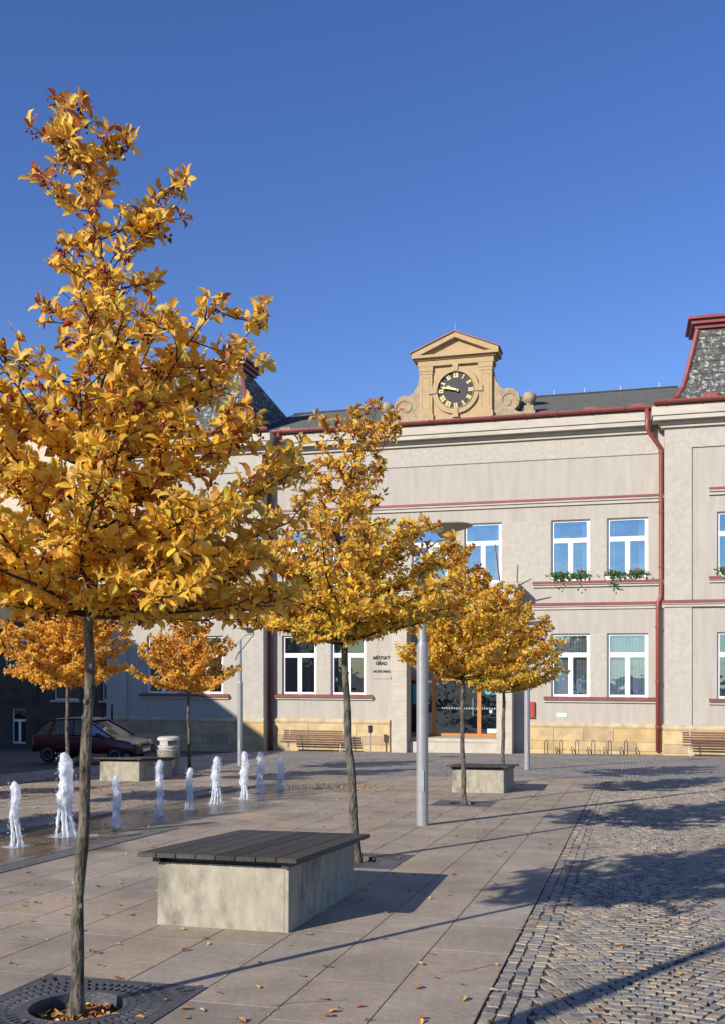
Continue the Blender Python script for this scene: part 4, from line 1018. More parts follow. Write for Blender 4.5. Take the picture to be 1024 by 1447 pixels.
lamp(-11.8, 28.07, 'lamp post with curved bracket before the left wing of the town hall')
lamp(-2.95, .945, 'lamp post behind the camera whose shadow crosses the cobbles at the bottom right')

# ------------------------------------------------------------------ litter bin
e = empty('litter_bin', upright(-5.19 * .9632 - 25.88 * .2689, -5.19 * .2689 + 25.88 * .9632), 'round exposed aggregate litter bin with smooth concrete hood behind the far bench', 'litter bin')
m = MB(); m.lathe([(.30, -.05), (.30, .66), (.27, .68)], n=28); m.build('body', M_bin, e, smooth=False)
m = MB(); m.lathe([(.255, .68), (.255, .72), (.285, .73), (.285, .78)], n=28)
for k_ in range(3):
    t = k_ * 2.094 + .6; p0, p1 = t - .3, t + .3
    vs = [(r_ * math.cos(t_), r_ * math.sin(t_), z) for z in (.775, .92) for (r_, t_) in ((.285, p0), (.285, t), (.285, p1), (.22, p1), (.22, t), (.22, p0))]
    m.add(vs, [(0, 1, 7, 6), (1, 2, 8, 7), (2, 3, 9, 8), (3, 4, 10, 9), (4, 5, 11, 10), (5, 0, 6, 11)])
m.lathe([(.0, .915), (.29, .915), (.30, .93), (.29, .985), (.24, 1.01), (0, 1.01)], n=28); m.build('hood', M_bincap, e)

# ------------------------------------------------------------------ slatted park benches, bike racks, ashtray
def park_bench(x, y, z, w, label):
    e = empty('park_bench', BF @ Matrix.Translation((x, y, z)), label, 'bench', 'slatted wooden benches against the facade')
    for i in range(5):                                              # seat slats
        m = MB(); yy = -.50 + i * .085; m.box(-w / 2, w / 2, yy, yy + .065, .40 + (.012 if i == 0 else 0) , .435, 0); m.build('seat_slat', M_benchwood, e, bevel=.006)
    for i in range(5):
        m = MB(); zz = .48 + i * .088; yy = -.04 + i * .03; m.box(-w / 2, w / 2, yy, yy + .03, zz, zz + .066, 0); m.build('back_slat', M_benchwood, e, bevel=.006)
    for s in (-1, 1):
        xx = s * (w / 2 - .28); m = MB()
        m.tube([(xx, -.44, 0), (xx, -.36, .2), (xx, -.42, .39)], .025, 6); m.tube([(xx, -.05, 0), (xx, -.12, .2), (xx, -.02, .4), (xx, .1, .92)], .025, 6); m.tube([(xx, -.46, .385), (xx, -.05, .385)], .02, 6); m.tube([(xx, -.40, .2), (xx, -.1, .2)], .018, 6)
        m.build('iron_leg', M_bincap, e)
def bgz(x, y):                                        # ground height at a facade frame point
    p = BF @ Vector((x, y, 0)); return -SLOPE * p.y
park_bench(-14.3, -.75, bgz(-14.3, -.9), 3.0, 'brown slatted bench against the sandstone plinth left of the entrance')
park_bench(2.25, -1.5, bgz(2.2, -1.7), 3.0, 'brown slatted bench at the right edge in front of the right wing')
for i, x in enumerate([-4.48, -3.88, -3.25, -2.62, -1.98, -1.36, -.9]):
    bx = x; y = -.95; e = empty('bike_stand', BF @ Matrix.Translation((bx, y, bgz(bx, y))), ['leftmost of the seven bike stands before the plinth, a single tall hoop', 'second bike stand from the left before the sandstone plinth', 'third bike stand from the left before the sandstone plinth', 'middle bike stand of the row before the sandstone plinth', 'fifth bike stand from the left before the sandstone plinth', 'sixth bike stand from the left, last with a tall hoop', 'rightmost bike stand, only a low leaning hoop beside the red downpipe'][i], 'bike stand', 'steel bike stands in a row')
    m = MB()
    if i < 6:
        hp = [(-.06, 0, -.05), (-.06, 0, .48), (-.04, 0, .55), (0, 0, .58), (.04, 0, .55), (.06, 0, .48), (.06, 0, -.05)]; m.tube(hp, .014, 6); m.build('hoop', M_thin, e, smooth=True)
    if i > 0:
        m = MB(); xo = -.14 if i < 6 else 0
        m.tube([(xo - .02, .1, -.05), (xo - .1, .0, .22), (xo - .08, -.0, .30), (xo - .02, 0, .28), (xo + .1, .1, -.05)], .014, 6); m.build('wheel_holder', M_thin, e, smooth=True)
e = empty('ashtray_post', BF @ Matrix.Translation((-11.85, -.95, bgz(-11.8, -.95))), 'slim grey ashtray post in front of the plinth beside the entrance', 'ashtray')
m = MB(); m.tube([(0, 0, -.05), (0, 0, .85)], .035, 10); m.build('post', M_metal, e)
m = MB(); m.lathe([(.05, .82), (.095, .86), (.10, 1.08), (.11, 1.10), (.11, 1.13), (0, 1.15)], n=16); m.build('head', M_thin, e)

# ------------------------------------------------------------------ parked car
def car():
    P0 = Vector((-9.15, 32.9)); ang = -R(14)
    e = empty('parked_car', Matrix.Translation((P0.x, P0.y, -SLOPE * P0.y + .03)) @ Matrix.Rotation(ang, 4, 'Z'), 'dark red hatchback parked in the shade behind the fountain', 'car')
    # x forward (length 3.85), y: -side faces the camera
    prof = [(-1.93, .42, .50, .72), (-1.88, .34, .80, .78), (-1.80, .30, .90, .80), (-1.3, .28, .96, .83), (-.5, .27, .955, .84), (.45, .27, .93, .84), (.75, .27, .91, .83), (1.2, .28, .84, .81), (1.6, .30, .765, .77), (1.84, .33, .68, .70), (1.93, .38, .58, .62)]
    m = MB(); vs = []; n = 10
    for (x, zb, zt, w) in prof:
        h_ = zt - zb
        sec = [(-w * .92, zb), (-w, zb + h_ * .25), (-w * 1.0, zb + h_ * .6), (-w * .955, zb + h_ * .9), (-w * .86, zt), (w * .86, zt), (w * .955, zb + h_ * .9), (w, zb + h_ * .6), (w, zb + h_ * .25), (w * .92, zb)]
        vs += [(x, y, z) for y, z in sec]
    fs = [(i * n + k_, i * n + (k_ + 1) % n, (i + 1) * n + (k_ + 1) % n, (i + 1) * n + k_) for i in range(len(prof) - 1) for k_ in range(n)]
    fs += [tuple(range(n)), tuple(range((len(prof) - 1) * n + n - 1, (len(prof) - 1) * n - 1, -1))]
    m.add(vs, fs); body = m.build('body', M_carp, e, smooth=True)
    sb = body.modifiers.new('s', 'SUBSURF'); sb.levels = 2; sb.render_levels = 2
    # greenhouse
    g = MB(); lo = [(-1.84, .92), (-1.35, .93), (-.2, .93), (.42, .92), (1.12, .85)]; hi = [(-1.50, 1.30), (-1.2, 1.39), (-.45, 1.43), (-.05, 1.42), (.22, 1.35)]
    vs = []
    for (x, z) in lo: vs += [(x, -.76, z), (x, .76, z)]
    for (x, z) in hi: vs += [(x, -.60, z), (x, .60, z)]
    fs = []
    for i in range(4): fs += [(2 * i, 2 * i + 2, 2 * i + 12, 2 * i + 10), (2 * i + 3, 2 * i + 1, 2 * i + 11, 2 * i + 13)]
    fs += [(8, 9, 19, 18), (1, 0, 10, 11)]
    g.add(vs, fs); g.build('windows', glass_material('car_glass', .22, (.7, .8, .9), .2), e)
    r_ = MB(); vs = []
    for (x, z) in hi: vs += [(x, -.62, z), (x, -.3, z + .03), (x, .3, z + .03), (x, .62, z)]
    r_.add(vs, [(4 * i + k_, 4 * i + k_ + 1, 4 * i + k_ + 5, 4 * i + k_ + 4) for i in range(4) for k_ in range(3)]); ro = r_.build('roof', M_carp, e, smooth=True)
    s_ = ro.modifiers.new('t', 'SOLIDIFY'); s_.thickness = .03
    for sd_ in (-1, 1):
        for (a, b) in (((1.12, sd_ * .77, .86), (.22, sd_ * .61, 1.36)), ((-1.84, sd_ * .77, .91), (-1.50, sd_ * .61, 1.31)), ((-.35, sd_ * .775, .93), (-.42, sd_ * .615, 1.42)), ((-1.25, sd_ * .775, .92), (-1.12, sd_ * .615, 1.40))):
            p_ = MB(); p_.tube([a, b], .035, 6); p_.build('pillar', M_carp, e)
        mi = MB(); mi.box(.58, .74, min(sd_ * .84, sd_ * .98), max(sd_ * .84, sd_ * .98), .90, 1.02); mi.build('mirror', M_carp, e, bevel=.03)
        hl_ = MB(); hl_.lathe([(.0, 0), (.9, .0), (1, .2), (.7, .55), (0, .7)], n=16)
        hl_.build('headlight', M_lens, e, smooth=True, M=Matrix.Translation((1.76, sd_ * .50, .655)) @ Matrix.Rotation(R(-14) * -sd_, 4, 'Z') @ Matrix.Rotation(R(90), 4, 'Y') @ Matrix.Diagonal((.085, .2, .16, 1)))
        tlm = MB(); tlm.box(-1.93, -1.84, min(sd_ * .55, sd_ * .74), max(sd_ * .55, sd_ * .74), .66, .9); tlm.build('tail_light', M_redbox, e, bevel=.02)
        mo = MB(); mo.box(-.95, .9, min(sd_ * .825, sd_ * .855), max(sd_ * .825, sd_ * .855), .50, .56); mo.build('side_moulding', M_trim, e, bevel=.01)
        dh = MB(); dh.box(-.30, -.14, min(sd_ * .815, sd_ * .85), max(sd_ * .815, sd_ * .85), .80, .83); dh.build('door_handle', M_trim, e)
        for wx in (-1.28, 1.22):
            w_ = MB(); w_.lathe([(.17, -.09), (.275, -.09), (.29, -.06), (.29, .06), (.275, .09), (.17, .09)], n=24)
            wt = w_.build('wheel', M_tyre, e, M=Matrix.Translation((wx, sd_ * .74, .27)) @ Matrix.Rotation(R(90) * (1 if sd_ < 0 else -1), 4, 'X'))
            rm = MB(); ring(rm, .165, .19, .03, .095, 24)
            for q in range(5):
                Ms = Matrix.Rotation(q * 2 * math.pi / 5, 4, 'Z'); rm.box(.0, .17, -.03, .03, .06, .085, M=Ms)
            rm.lathe([(.045, .05), (.045, .09)], n=12); rm.build('rim', M_rim, wt)
            dk = MB(); dk.lathe([(.17, .02), (.17, .03)], n=20); dk.build('brake_disc', M_trim, wt)
            ar = MB(); ring(ar, .29, .36, -.02, .10, 18, 0.0, math.pi); ar.build('wheel_arch', M_trim, wt) if False else None
    bm = MB(); bm.box(1.80, 1.955, -.72, .72, .30, .50); bm.build('bumper', M_trim, e, bevel=.04)
    bm = MB(); bm.box(-1.96, -1.80, -.74, .74, .32, .56); bm.build('rear_bumper', M_trim, e, bevel=.04)
    gr = MB()
    for i in range(3): gr.box(1.90, 1.945, -.26, .26, .56 + i * .035, .575 + i * .035)
    gr.build('grille', M_trim, e)
    npl = MB(); npl.box(1.955, 1.965, -.26, .26, .38, .48); npl.build('licence_plate', M_plat, e)
    return e
car()
pm_ = MB(); pm_.tube([(0, 0, 0), (0, 0, 2.0)], .05, 8); pm_.tube([(0, 0, 2.0), (0, 0, 2.06)], [.05, .01], 8)
tag(pm_.build('bollard_post', M_thin, M=Matrix.Translation((-10.9, 42.0, -SLOPE * 42))), 'thin dark upright post before the left wing beside the parked car', 'post')

# ------------------------------------------------------------------ water jets
def smooth_noise(x, y, z): return noise.noise(Vector((x, y, z)))
def jet(a, b, h, rad, seed, label, split=.45, lean=0.0):
    e = empty('water_jet', upright(a, b), label, 'fountain jet', 'row of bubbling fountain jets')
    rj = random.Random(seed); m = MB(); n = 18; rows = 44; vs = []; fs = []
    cx = lambda t: lean * t * h * .2 + .012 * math.sin(t * 9 + seed)
    z0 = h * split * .75
    for i in range(rows + 1):
        t = i / rows; z = z0 + (h - z0) * t; tt = z / h
        prof = rad * (1.0 - .25 * tt) * (1 if t < .8 else math.sqrt(max(0.0, 1 - ((t - .8) / .2) ** 2)) * .99 + .01) * (.55 + .45 * min(1, t / .15))
        for k_ in range(n):
            an = 2 * math.pi * k_ / n
            q = 1 + .42 * smooth_noise(math.cos(an) * 1.6 + seed, math.sin(an) * 1.6, z * 9) + .25 * smooth_noise(math.cos(an) * 4, math.sin(an) * 4 + seed, z * 22)
            vs.append((cx(tt) + prof * q * math.cos(an), prof * q * math.sin(an), z))
    fs = [(i * n + k_, i * n + (k_ + 1) % n, (i + 1) * n + (k_ + 1) % n, (i + 1) * n + k_) for i in range(rows) for k_ in range(n)]
    fs += [tuple(range(n - 1, -1, -1)), tuple(rows * n + k_ for k_ in range(n))]
    m.add(vs, fs)
    ns = 8
    for s in range(ns):
        an = 2 * math.pi * (s + rj.uniform(-.25, .25)) / ns; r_ = rad * rj.uniform(.55, 1.0); zt = h * rj.uniform(split * .8, split * 1.5); pts = []; rr = []
        for i in range(12):
            t = i / 11; z = zt * (1 - t); ro = r_ * (.6 + .75 * t ** 1.3); pts.append((cx(z / h) + ro * math.cos(an) + rj.gauss(0, .003), ro * math.sin(an) + rj.gauss(0, .003), z)); rr.append(rad * rj.uniform(.10, .30) * (1 - .3 * t))
        m.tube(pts, rr, 7)
    m.build('water_column', M_water, e, smooth=True)
    dr = MB()
    for i in range(170):
        an = rj.uniform(0, 6.28); zz = h * rj.uniform(0, 1) ** 1.3; ro = rad * rj.uniform(1.0, 2.0 if zz < h * .3 else 1.35); s = rj.uniform(.003, .008)
        p = (ro * math.cos(an) + cx(zz / h), ro * math.sin(an), zz)
        dr.add([(p[0] + s, p[1], p[2]), (p[0] - s, p[1], p[2]), (p[0], p[1] + s, p[2]), (p[0], p[1] - s, p[2]), (p[0], p[1], p[2] + s * 1.5), (p[0], p[1], p[2] - s * 1.5)], [(0, 2, 4), (2, 1, 4), (1, 3, 4), (3, 0, 4), (2, 0, 5), (1, 2, 5), (3, 1, 5), (0, 3, 5)])
    o = dr.build('droplets', M_water, e); o['kind'] = 'stuff'
    sp = MB()                                        # splash pool on the ground
    sp.add([(0, 0, .012)] + [(rad * (3.2 + 1.6 * smooth_noise(math.cos(t) * 1.5, math.sin(t) * 1.5, seed)) * math.cos(t), rad * 1.25 * (3.2 + 1.6 * smooth_noise(math.cos(t) * 1.5, math.sin(t) * 1.5, seed)) * math.sin(t), -.004) for t in [i * math.pi / 12 for i in range(24)]], [(0, i + 1, (i + 1) % 24 + 1) for i in range(24)])
    sp.build('splash', M_water, e, smooth=True)
jets = [(-4.19, 11.64, .80, .060, 'first water jet from the left, standing in shade at the photo edge'), (-3.89, 12.65, 1.11, .105, 'tallest and widest water jet, just left of the near tree trunk'),
        (-3.53, 13.86, .73, .062, 'sunlit water jet just right of the near tree trunk'), (-3.17, 15.11, .90, .068, 'water jet before the right end of the left bench, splitting into two streams'),
        (-2.88, 16.11, .72, .060, 'short smooth tapering water jet below the small left tree'), (-2.61, 17.26, .86, .080, 'ragged pointed water jet, fourth from the right end'),
        (-2.23, 18.28, .91, .085, 'water jet right in front of the foot of the left lamp post'), (-2.06, 19.59, .85, .075, 'water jet with a wide ragged top, second from the right end'),
        (-1.73, 20.52, .68, .065, 'smallest water jet at the right end of the row')]
for i, (X, Y, h_, r_, lab) in enumerate(jets):
    jet(X * math.cos(TP) - Y * math.sin(TP), X * math.sin(TP) + Y * math.cos(TP), h_, r_, i + 1, lab, split=[.5, .4, .35, .45, .45, .4, .3, .45, .35][i])

# ------------------------------------------------------------------ trees
LT = np.array([(0, 0, 0), (0, .38, .0), (0, .74, -.02), (0, 1, -.12), (-.17, .16, .06), (-.275, .46, .11), (-.19, .80, .06), (.17, .16, .06), (.275, .46, .11), (.19, .80, .06)])
LF = [(0, 1, 5, 4), (1, 2, 6, 5), (2, 3, 6), (0, 7, 8, 1), (1, 8, 9, 2), (2, 9, 3)]
NV, NF = len(LT), len(LF)
def tree(a, b, seed, height, hc, profile, lean, topoff, trunk_r, nprim, leaf_len, label, mleaf=M_leaf, near=0, dens=1.0, berries=1.0, group='young rowan-like trees with golden leaves', rotz=0, low_green=0.0, redtop=.25, leftright=(1, 1), extra=()):
    """profile: list of (height above ground, crown radius)"""
    rt = random.Random(seed); nr = np.random.RandomState(seed)
    e = empty('autumn_tree', upright(a, b, TP), label, 'tree', group)
    hs_p = [p[0] for p in profile]; rs_p = [p[1] for p in profile]
    Rz = lambda z: float(np.interp(z, hs_p, rs_p))
    def leader(z):
        t = z / height; wob = .010 * math.sin(z * 2.6 + seed) + .006 * math.sin(z * 7.7 + seed * 2)
        w2 = .015 * math.cos(z * 2.7 + seed)
        top = max(0, (z - topoff[2]) / (height - topoff[2])) ** 1.4
        return Vector((lean[0] * z + wob + topoff[0] * top, lean[1] * z + w2 + topoff[1] * top, z))
    m = MB(); zs = [-.12, 0, .04] + [height * (i + 1) / 34 for i in range(34)]
    def tr(z):
        return trunk_r * (1.0 + .35 * math.exp(-max(z, 0) / .06)) * (1 - .30 * min(1, z / hc)) * (1 if z < hc else max(.10, 1 - .95 * (z - hc) / (height - hc))) * (1 + .05 * math.sin(z * 13 + seed) + .03 * math.sin(z * 31))
    # trunk surface with knots
    n = 14; vs = []
    for z in zs:
        c = leader(max(z, 0)); c.z = z; r_ = tr(z)
        for k_ in range(n):
            an = 2 * math.pi * k_ / n; q = 1 + .10 * smooth_noise(math.cos(an) * 1.3 + seed, math.sin(an) * 1.3, z * 6)
            vs.append((c.x + r_ * q * math.cos(an), c.y + r_ * q * math.sin(an), z))
    fs = [(i * n + k_, i * n + (k_ + 1) % n, (i + 1) * n + (k_ + 1) % n, (i + 1) * n + k_) for i in range(len(zs) - 1) for k_ in range(n)]
    m.add(vs, fs); m.build('trunk', M_bark, e, smooth=True)
    for q in range(7):                                # pruning scars
        z = rt.uniform(.25, hc - .05); c = leader(z); an = rt.uniform(0, 6.28); r_ = tr(z); kn = MB(); c = c + Vector((math.cos(an), math.sin(an), 0)) * r_ * .72
        kn.lathe([(0, -.022), (.012, -.016), (.019, 0), (.012, .018), (0, .024)], (c.x, c.y, z), 10); kn.build('knot', M_bark, e, smooth=True)
    spurs = []; tw = MB()
    ga = rt.uniform(0, 6.28)
    for i in range(nprim + len(extra)):
        u_ = (i + rt.uniform(-.3, .3)) / (nprim - 1); u_ = max(0, min(1, u_)); z0 = hc + .02 + (height - hc - .25) * (u_ ** 1.55) ; ga += 2.4 + rt.uniform(-.4, .4)
        rise = rt.uniform(.25, .95)
        ze = z0; R_ = Rz(z0 + .1) * (leftright[1] if math.cos(ga) > 0 else leftright[0]) * rt.uniform(.82, 1.1)
        for _ in range(3):
            ze = z0 + R_ * rise * (.55 if u_ < .25 else 1.0); R_ = .5 * R_ + .5 * Rz(min(ze, height)) * (leftright[1] if math.cos(ga) > 0 else leftright[0]) * rt.uniform(.85, 1.1)
        if R_ < .08: R_ = .08
        if i >= nprim: z0, gax, R_, ze = extra[i - nprim][0], R(extra[i - nprim][1]), extra[i - nprim][2], extra[i - nprim][3]; u_ = (z0 - hc) / (height - hc)
        az_ = gax if i >= nprim else ga; s0 = leader(z0); d = Vector((math.cos(az_), math.sin(az_), 0)); pts = []
        npt = 8; curl = rt.uniform(.3, .9); bendv = Vector((-d.y, d.x, 0)) * rt.uniform(-.12, .12) * R_
        for j in range(npt + 1):
            t = j / npt; up = (ze - z0) * (t ** (1 + curl * .6)) if u_ >= .0 else 0
            pts.append(s0 + d * R_ * t + Vector((0, 0, up)) + bendv * math.sin(t * math.pi) + Vector((rt.gauss(0, .008), rt.gauss(0, .008), rt.gauss(0, .008))) * (1 if j else 0))
        rb_ = min(tr(z0) * .55, .006 + R_ * .013); bm_ = MB(); bm_.tube(pts, [rb_ * (1 - .78 * j / npt) for j in range(npt + 1)], 6)
        if near: bm_.build('branch', M_twig, e, smooth=True)
        else: tw.v, tw.f, tw.r = tw.v, tw.f, tw.r; tw.add(bm_.v, bm_.f)
        # twigs
        nt_ = max(2, int((3.5 + R_ * 9) * dens ** .5)); 
        for k_ in range(nt_):
            t = .16 + .84 * (k_ + rt.random() * .8) / nt_; t = min(t, .99); f_ = t * npt; j = min(int(f_), npt - 1); p = pts[j].lerp(pts[j + 1], f_ - j)
            side = 1 if k_ % 2 else -1
            dd = (d * rt.uniform(.3, 1) + Vector((-d.y, d.x, 0)) * side * rt.uniform(.4, 1.1) + Vector((0, 0, rt.uniform(-.25, .75)))).normalized()
            L_ = rt.uniform(.12, .34) * (.5 + .6 * min(1, R_)) * (1.15 - .45 * t); q = [p]; 
            for w in range(4): q.append(q[-1] + (dd + Vector((rt.gauss(0, .16), rt.gauss(0, .16), .10 * w + rt.gauss(0, .12)))).normalized() * L_ / 4)
            tw.tube(q, [.0042, .0036, .003, .0022, .0015] if near else [.006, .005, .004, .003, .002], 4, cap=False)
            ns = max(2, int(L_ / .034))
            for s in range(ns):
                ts = (s + .7) / ns; fi = ts * 4; jj = min(int(fi), 3); sp_ = q[jj].lerp(q[jj + 1], fi - jj); ax = (q[jj + 1] - q[jj]).normalized()
                spurs.append((sp_, (ax * .6 + Vector((rt.gauss(0, .6), rt.gauss(0, .6), rt.uniform(0, .9)))).normalized(), s == ns - 1, u_, t))
        for s in range(int(R_ / .05)):
            t = .1 + .9 * rt.random(); f_ = t * npt; j = min(int(f_), npt - 1); spurs.append((pts[j].lerp(pts[j + 1], f_ - j), (d * .3 + Vector((rt.gauss(0, .7), rt.gauss(0, .7), rt.uniform(.1, 1)))).normalized(), False, u_, t))
        spurs.append((pts[-1], d, True, u_, 1.0))
    for s in range(int((height - hc) / .05)):
        z = hc + .25 + (height - hc - .25) * rt.random(); spurs.append((leader(z), Vector((rt.gauss(0, 1), rt.gauss(0, 1), .5)).normalized(), False, (z - hc) / (height - hc), 0))
    for s in range(4): spurs.append((leader(height - .03 * s), Vector((rt.gauss(0, .4), rt.gauss(0, .4), 1)).normalized(), True, 1, 1))
    o = tw.build('twigs', M_twig, e, smooth=True); o['kind'] = 'stuff'
    # leaves
    recs = []
    bm2 = MB()
    for (p, ax, tip, u_, t) in spurs:
        nl = rt.randint(3, 5) + (2 if tip else 0)
        if rt.random() > dens * (1 if u_ < .45 or not near else .72): continue
        for k_ in range(nl):
            an = 2 * math.pi * (k_ + rt.random() * .6) / nl; o1 = ax.orthogonal().normalized(); o2 = ax.cross(o1); rad = o1 * math.cos(an) + o2 * math.sin(an)
            dr = (ax * rt.uniform(.15, 1.0) + rad * rt.uniform(.5, 1.1) + Vector((0, 0, rt.uniform(-.25, .3)))).normalized()
            nrm = (ax * .8 + Vector((rt.gauss(0, .5), rt.gauss(0, .5), .35 + rt.gauss(0, .4)))); nrm = (nrm - dr * nrm.dot(dr))
            if nrm.length < .05: nrm = dr.orthogonal()
            nrm.normalize(); xx = dr.cross(nrm); Lf = leaf_len * rt.uniform(.55, 1.25)
            pos = p + dr * Lf * .15 + Vector((rt.gauss(0, .006), rt.gauss(0, .006), rt.gauss(0, .006)))
            kind = 0
            if rt.random() < redtop * (u_ ** 1.5) * (1.6 if t > .7 else .8) + .02: kind = 1
            elif rt.random() < low_green * (1 - u_) * (1 - t * .6): kind = 2
            recs.append((pos, xx, dr, nrm, Lf, kind))
        if berries and rt.random() < .13 * berries * (.5 + u_) * (1.5 if tip else .9):
            nbr = rt.randint(5, 11); sag = Vector((rt.gauss(0, .02), rt.gauss(0, .02), -.02))
            for w in range(nbr):
                c = p + sag + Vector((rt.gauss(0, .014), rt.gauss(0, .014), rt.gauss(0, .014))) * (1 if near else 1.3); s_ = rt.uniform(.006, .009) * (1 if near else 1.4)
                if near:
                    V_ = []; 
                    for (ph, cnt) in ((90, 1), (30, 5), (-30, 5), (-90, 1)):
                        for z_ in range(cnt): an = z_ * 2 * math.pi / cnt + (.6 if ph < 0 else 0); V_.append(c + Vector((math.cos(R(ph)) * math.cos(an), math.cos(R(ph)) * math.sin(an), math.sin(R(ph)))) * s_)
                    F_ = [(0, 1 + z_, 1 + (z_ + 1) % 5) for z_ in range(5)] + [(1 + z_, 6 + z_, 1 + (z_ + 1) % 5) for z_ in range(5)] + [(1 + (z_ + 1) % 5, 6 + z_, 6 + (z_ + 1) % 5) for z_ in range(5)] + [(6 + z_, 11, 6 + (z_ + 1) % 5) for z_ in range(5)]
                    bm2.add(V_, F_)
                else:
                    bm2.add([c + Vector(v) * s_ for v in ((1, 0, 0), (-1, 0, 0), (0, 1, 0), (0, -1, 0), (0, 0, 1), (0, 0, -1))], [(0, 2, 4), (2, 1, 4), (1, 3, 4), (3, 0, 4), (2, 0, 5), (1, 2, 5), (3, 1, 5), (0, 3, 5)])
    if bm2.v: o = bm2.build('berries', M_berry, e, smooth=True); o['kind'] = 'stuff'
    mats = [mleaf, M_leafred, M_leafgr]
    names = ['foliage', 'russet_foliage', 'greenish_foliage']
    if near:                                          # the leaves that show largest are parts of their own
        wb = e.matrix_basis; cl_ = Vector((0, 0, EYE))
        def vis(r_):
            q = wb @ r_[0]; return (q - cl_).length - (0.0 if abs(q.x / q.y) < .376 else -100)
        recs.sort(key=vis); big, recs = recs[:near], recs[near:]
        vm = {}
        for kk in range(3):
            for vv in range(8):
                wv = rt.uniform(.65, 1.15); cv = rt.uniform(.3, 3.0); mb_ = MB(); mb_.add([Vector((x * wv, y, z * cv)) for x, y, z in LT.tolist()], LF, 0); vm[(kk, vv)] = mb_.mesh('leaf', mats[kk], smooth=True)
        for q, (pos, xx, dr, nrm, Lf, kind) in enumerate(big):
            Mx = Matrix(((xx.x, dr.x, nrm.x, 0), (xx.y, dr.y, nrm.y, 0), (xx.z, dr.z, nrm.z, 0), (0, 0, 0, 1)))
            inst('leaf', vm[(kind, q % 8)], e, Matrix.Translation(pos) @ Mx @ Matrix.Scale(Lf, 4))
    for kk in range(3):
        rr = [r_ for r_ in recs if r_[5] == kk]
        if not rr: continue
        N_ = len(rr); B = np.array([[list(r_[1]), list(r_[2]), list(r_[3])] for r_ in rr]); Pp = np.array([list(r_[0]) for r_ in rr]); Ls = np.array([r_[4] for r_ in rr])
        lt = LT[None].repeat(N_, 0) * np.stack([nr.uniform(.62, 1.2, N_), np.ones(N_), nr.uniform(.2, 3.2, N_)], 1)[:, None, :]
        V_ = np.einsum('nvk,nkj->nvj', lt * Ls[:, None, None], B) + Pp[:, None, :]
        mb_ = MB(); mb_.v = [tuple(v) for v in V_.reshape(-1, 3).tolist()]
        mb_.f = [tuple(i * NV + q for q in f_) for i in range(N_) for f_ in LF]; rv = nr.uniform(0, 1, N_); mb_.r = np.repeat(rv, NF).tolist()
        o = mb_.build(names[kk], mats[kk], e, smooth=True); o['kind'] = 'stuff'
    return e

PROF1 = [(2.05, .55), (2.2, .95), (2.6, 1.08), (3.0, 1.0), (3.35, .86), (3.60, .76), (3.74, .42), (3.95, .24), (4.2, .26), (4.45, .34), (4.75, .24), (4.97, .06)]
tree(AR, 4.67, 41, 4.97, 2.12, PROF1, (.030, 0), (-.26, 0, 4.1), .036, 56, .067, 'nearest golden-leaved tree with red berries at the left of the photo', near=300, dens=.92, berries=1.3, redtop=.3, low_green=.10, extra=[(2.9, 2, .92, 3.78), (3.1, 12, .74, 3.64), (3.15, -14, .6, 3.7), (3.2, 34, .55, 3.66), (3.1, -40, .6, 3.66), (3.0, -28, .85, 3.72), (2.95, 172, .8, 3.82), (2.7, -10, .9, 3.15), (2.5, 8, 1.12, 3.0), (2.75, 200, .9, 3.6), (4.0, -5, .46, 4.42), (4.2, 12, .42, 4.55), (2.14, 0, 1.12, 2.25), (2.22, -24, 1.05, 2.42), (2.18, 22, 1.1, 2.2), (2.35, 8, 1.12, 2.7), (2.16, -52, 1.0, 2.2), (2.14, 45, 1.0, 2.15), (2.2, 182, 1.05, 2.35), (2.25, 155, 1.0, 2.5), (2.16, 215, 1.0, 2.25), (2.45, -8, 1.15, 2.9), (2.3, 32, 1.05, 2.55)])
PROF2 = [(2.25, .6), (2.45, 1.2), (2.9, 1.36), (3.4, 1.3), (3.65, 1.05), (3.82, .65), (4.0, .42), (4.4, .36), (4.75, .44), (5.05, .15)]
tree(AR, 10.2, 57, 5.1, 2.34, PROF2, (-.052, 0), (.55, 0, 3.6), .050, 60, .070, 'golden tree behind the near bench, second in the row, its top leaning right', near=300, dens=.88, berries=1.8, redtop=.26, low_green=.4, extra=[(2.7, 5, 1.25, 3.45), (2.6, -20, 1.3, 3.1), (2.8, 178, 1.05, 3.6)])
PROF3 = [(2.2, .6), (2.4, 1.2), (2.8, 1.35), (3.2, 1.25), (3.6, .95), (4.0, .55), (4.5, .35), (4.8, .1)]
tree(AR, 17.2, 77, 4.7, 2.2, PROF3, (-.01, 0), (-.1, 0, 3.5), .046, 56, .074, 'golden tree right of the near lamp post, third in the row', dens=.86, berries=.9, redtop=.24, low_green=.25)
PROF4 = [(2.0, .6), (2.2, 1.3), (2.7, 1.55), (3.3, 1.45), (3.8, 1.05), (4.3, .5), (4.8, .15)]
tree(AR, 22.75, 91, 4.6, 2.1, PROF4, (0, 0), (.1, 0, 3.5), .05, 56, .078, 'golden tree nearest the entrance, behind the far bench', dens=.86, berries=.8, redtop=.24, low_green=.5)
PROF5 = [(2.1, .5), (2.3, 1.2), (2.8, 1.55), (3.3, 1.5), (3.8, 1.1), (4.3, .6), (4.9, .15)]
tA = tree(AL, 18.3, 101, 4.9, 2.15, PROF5, (.005, 0), (.1, 0, 3.6), .05, 52, .088, 'orange tree behind the near trunk, above the parked car', mleaf=M_leafo, dens=.95, berries=.4, redtop=.3, low_green=.1)
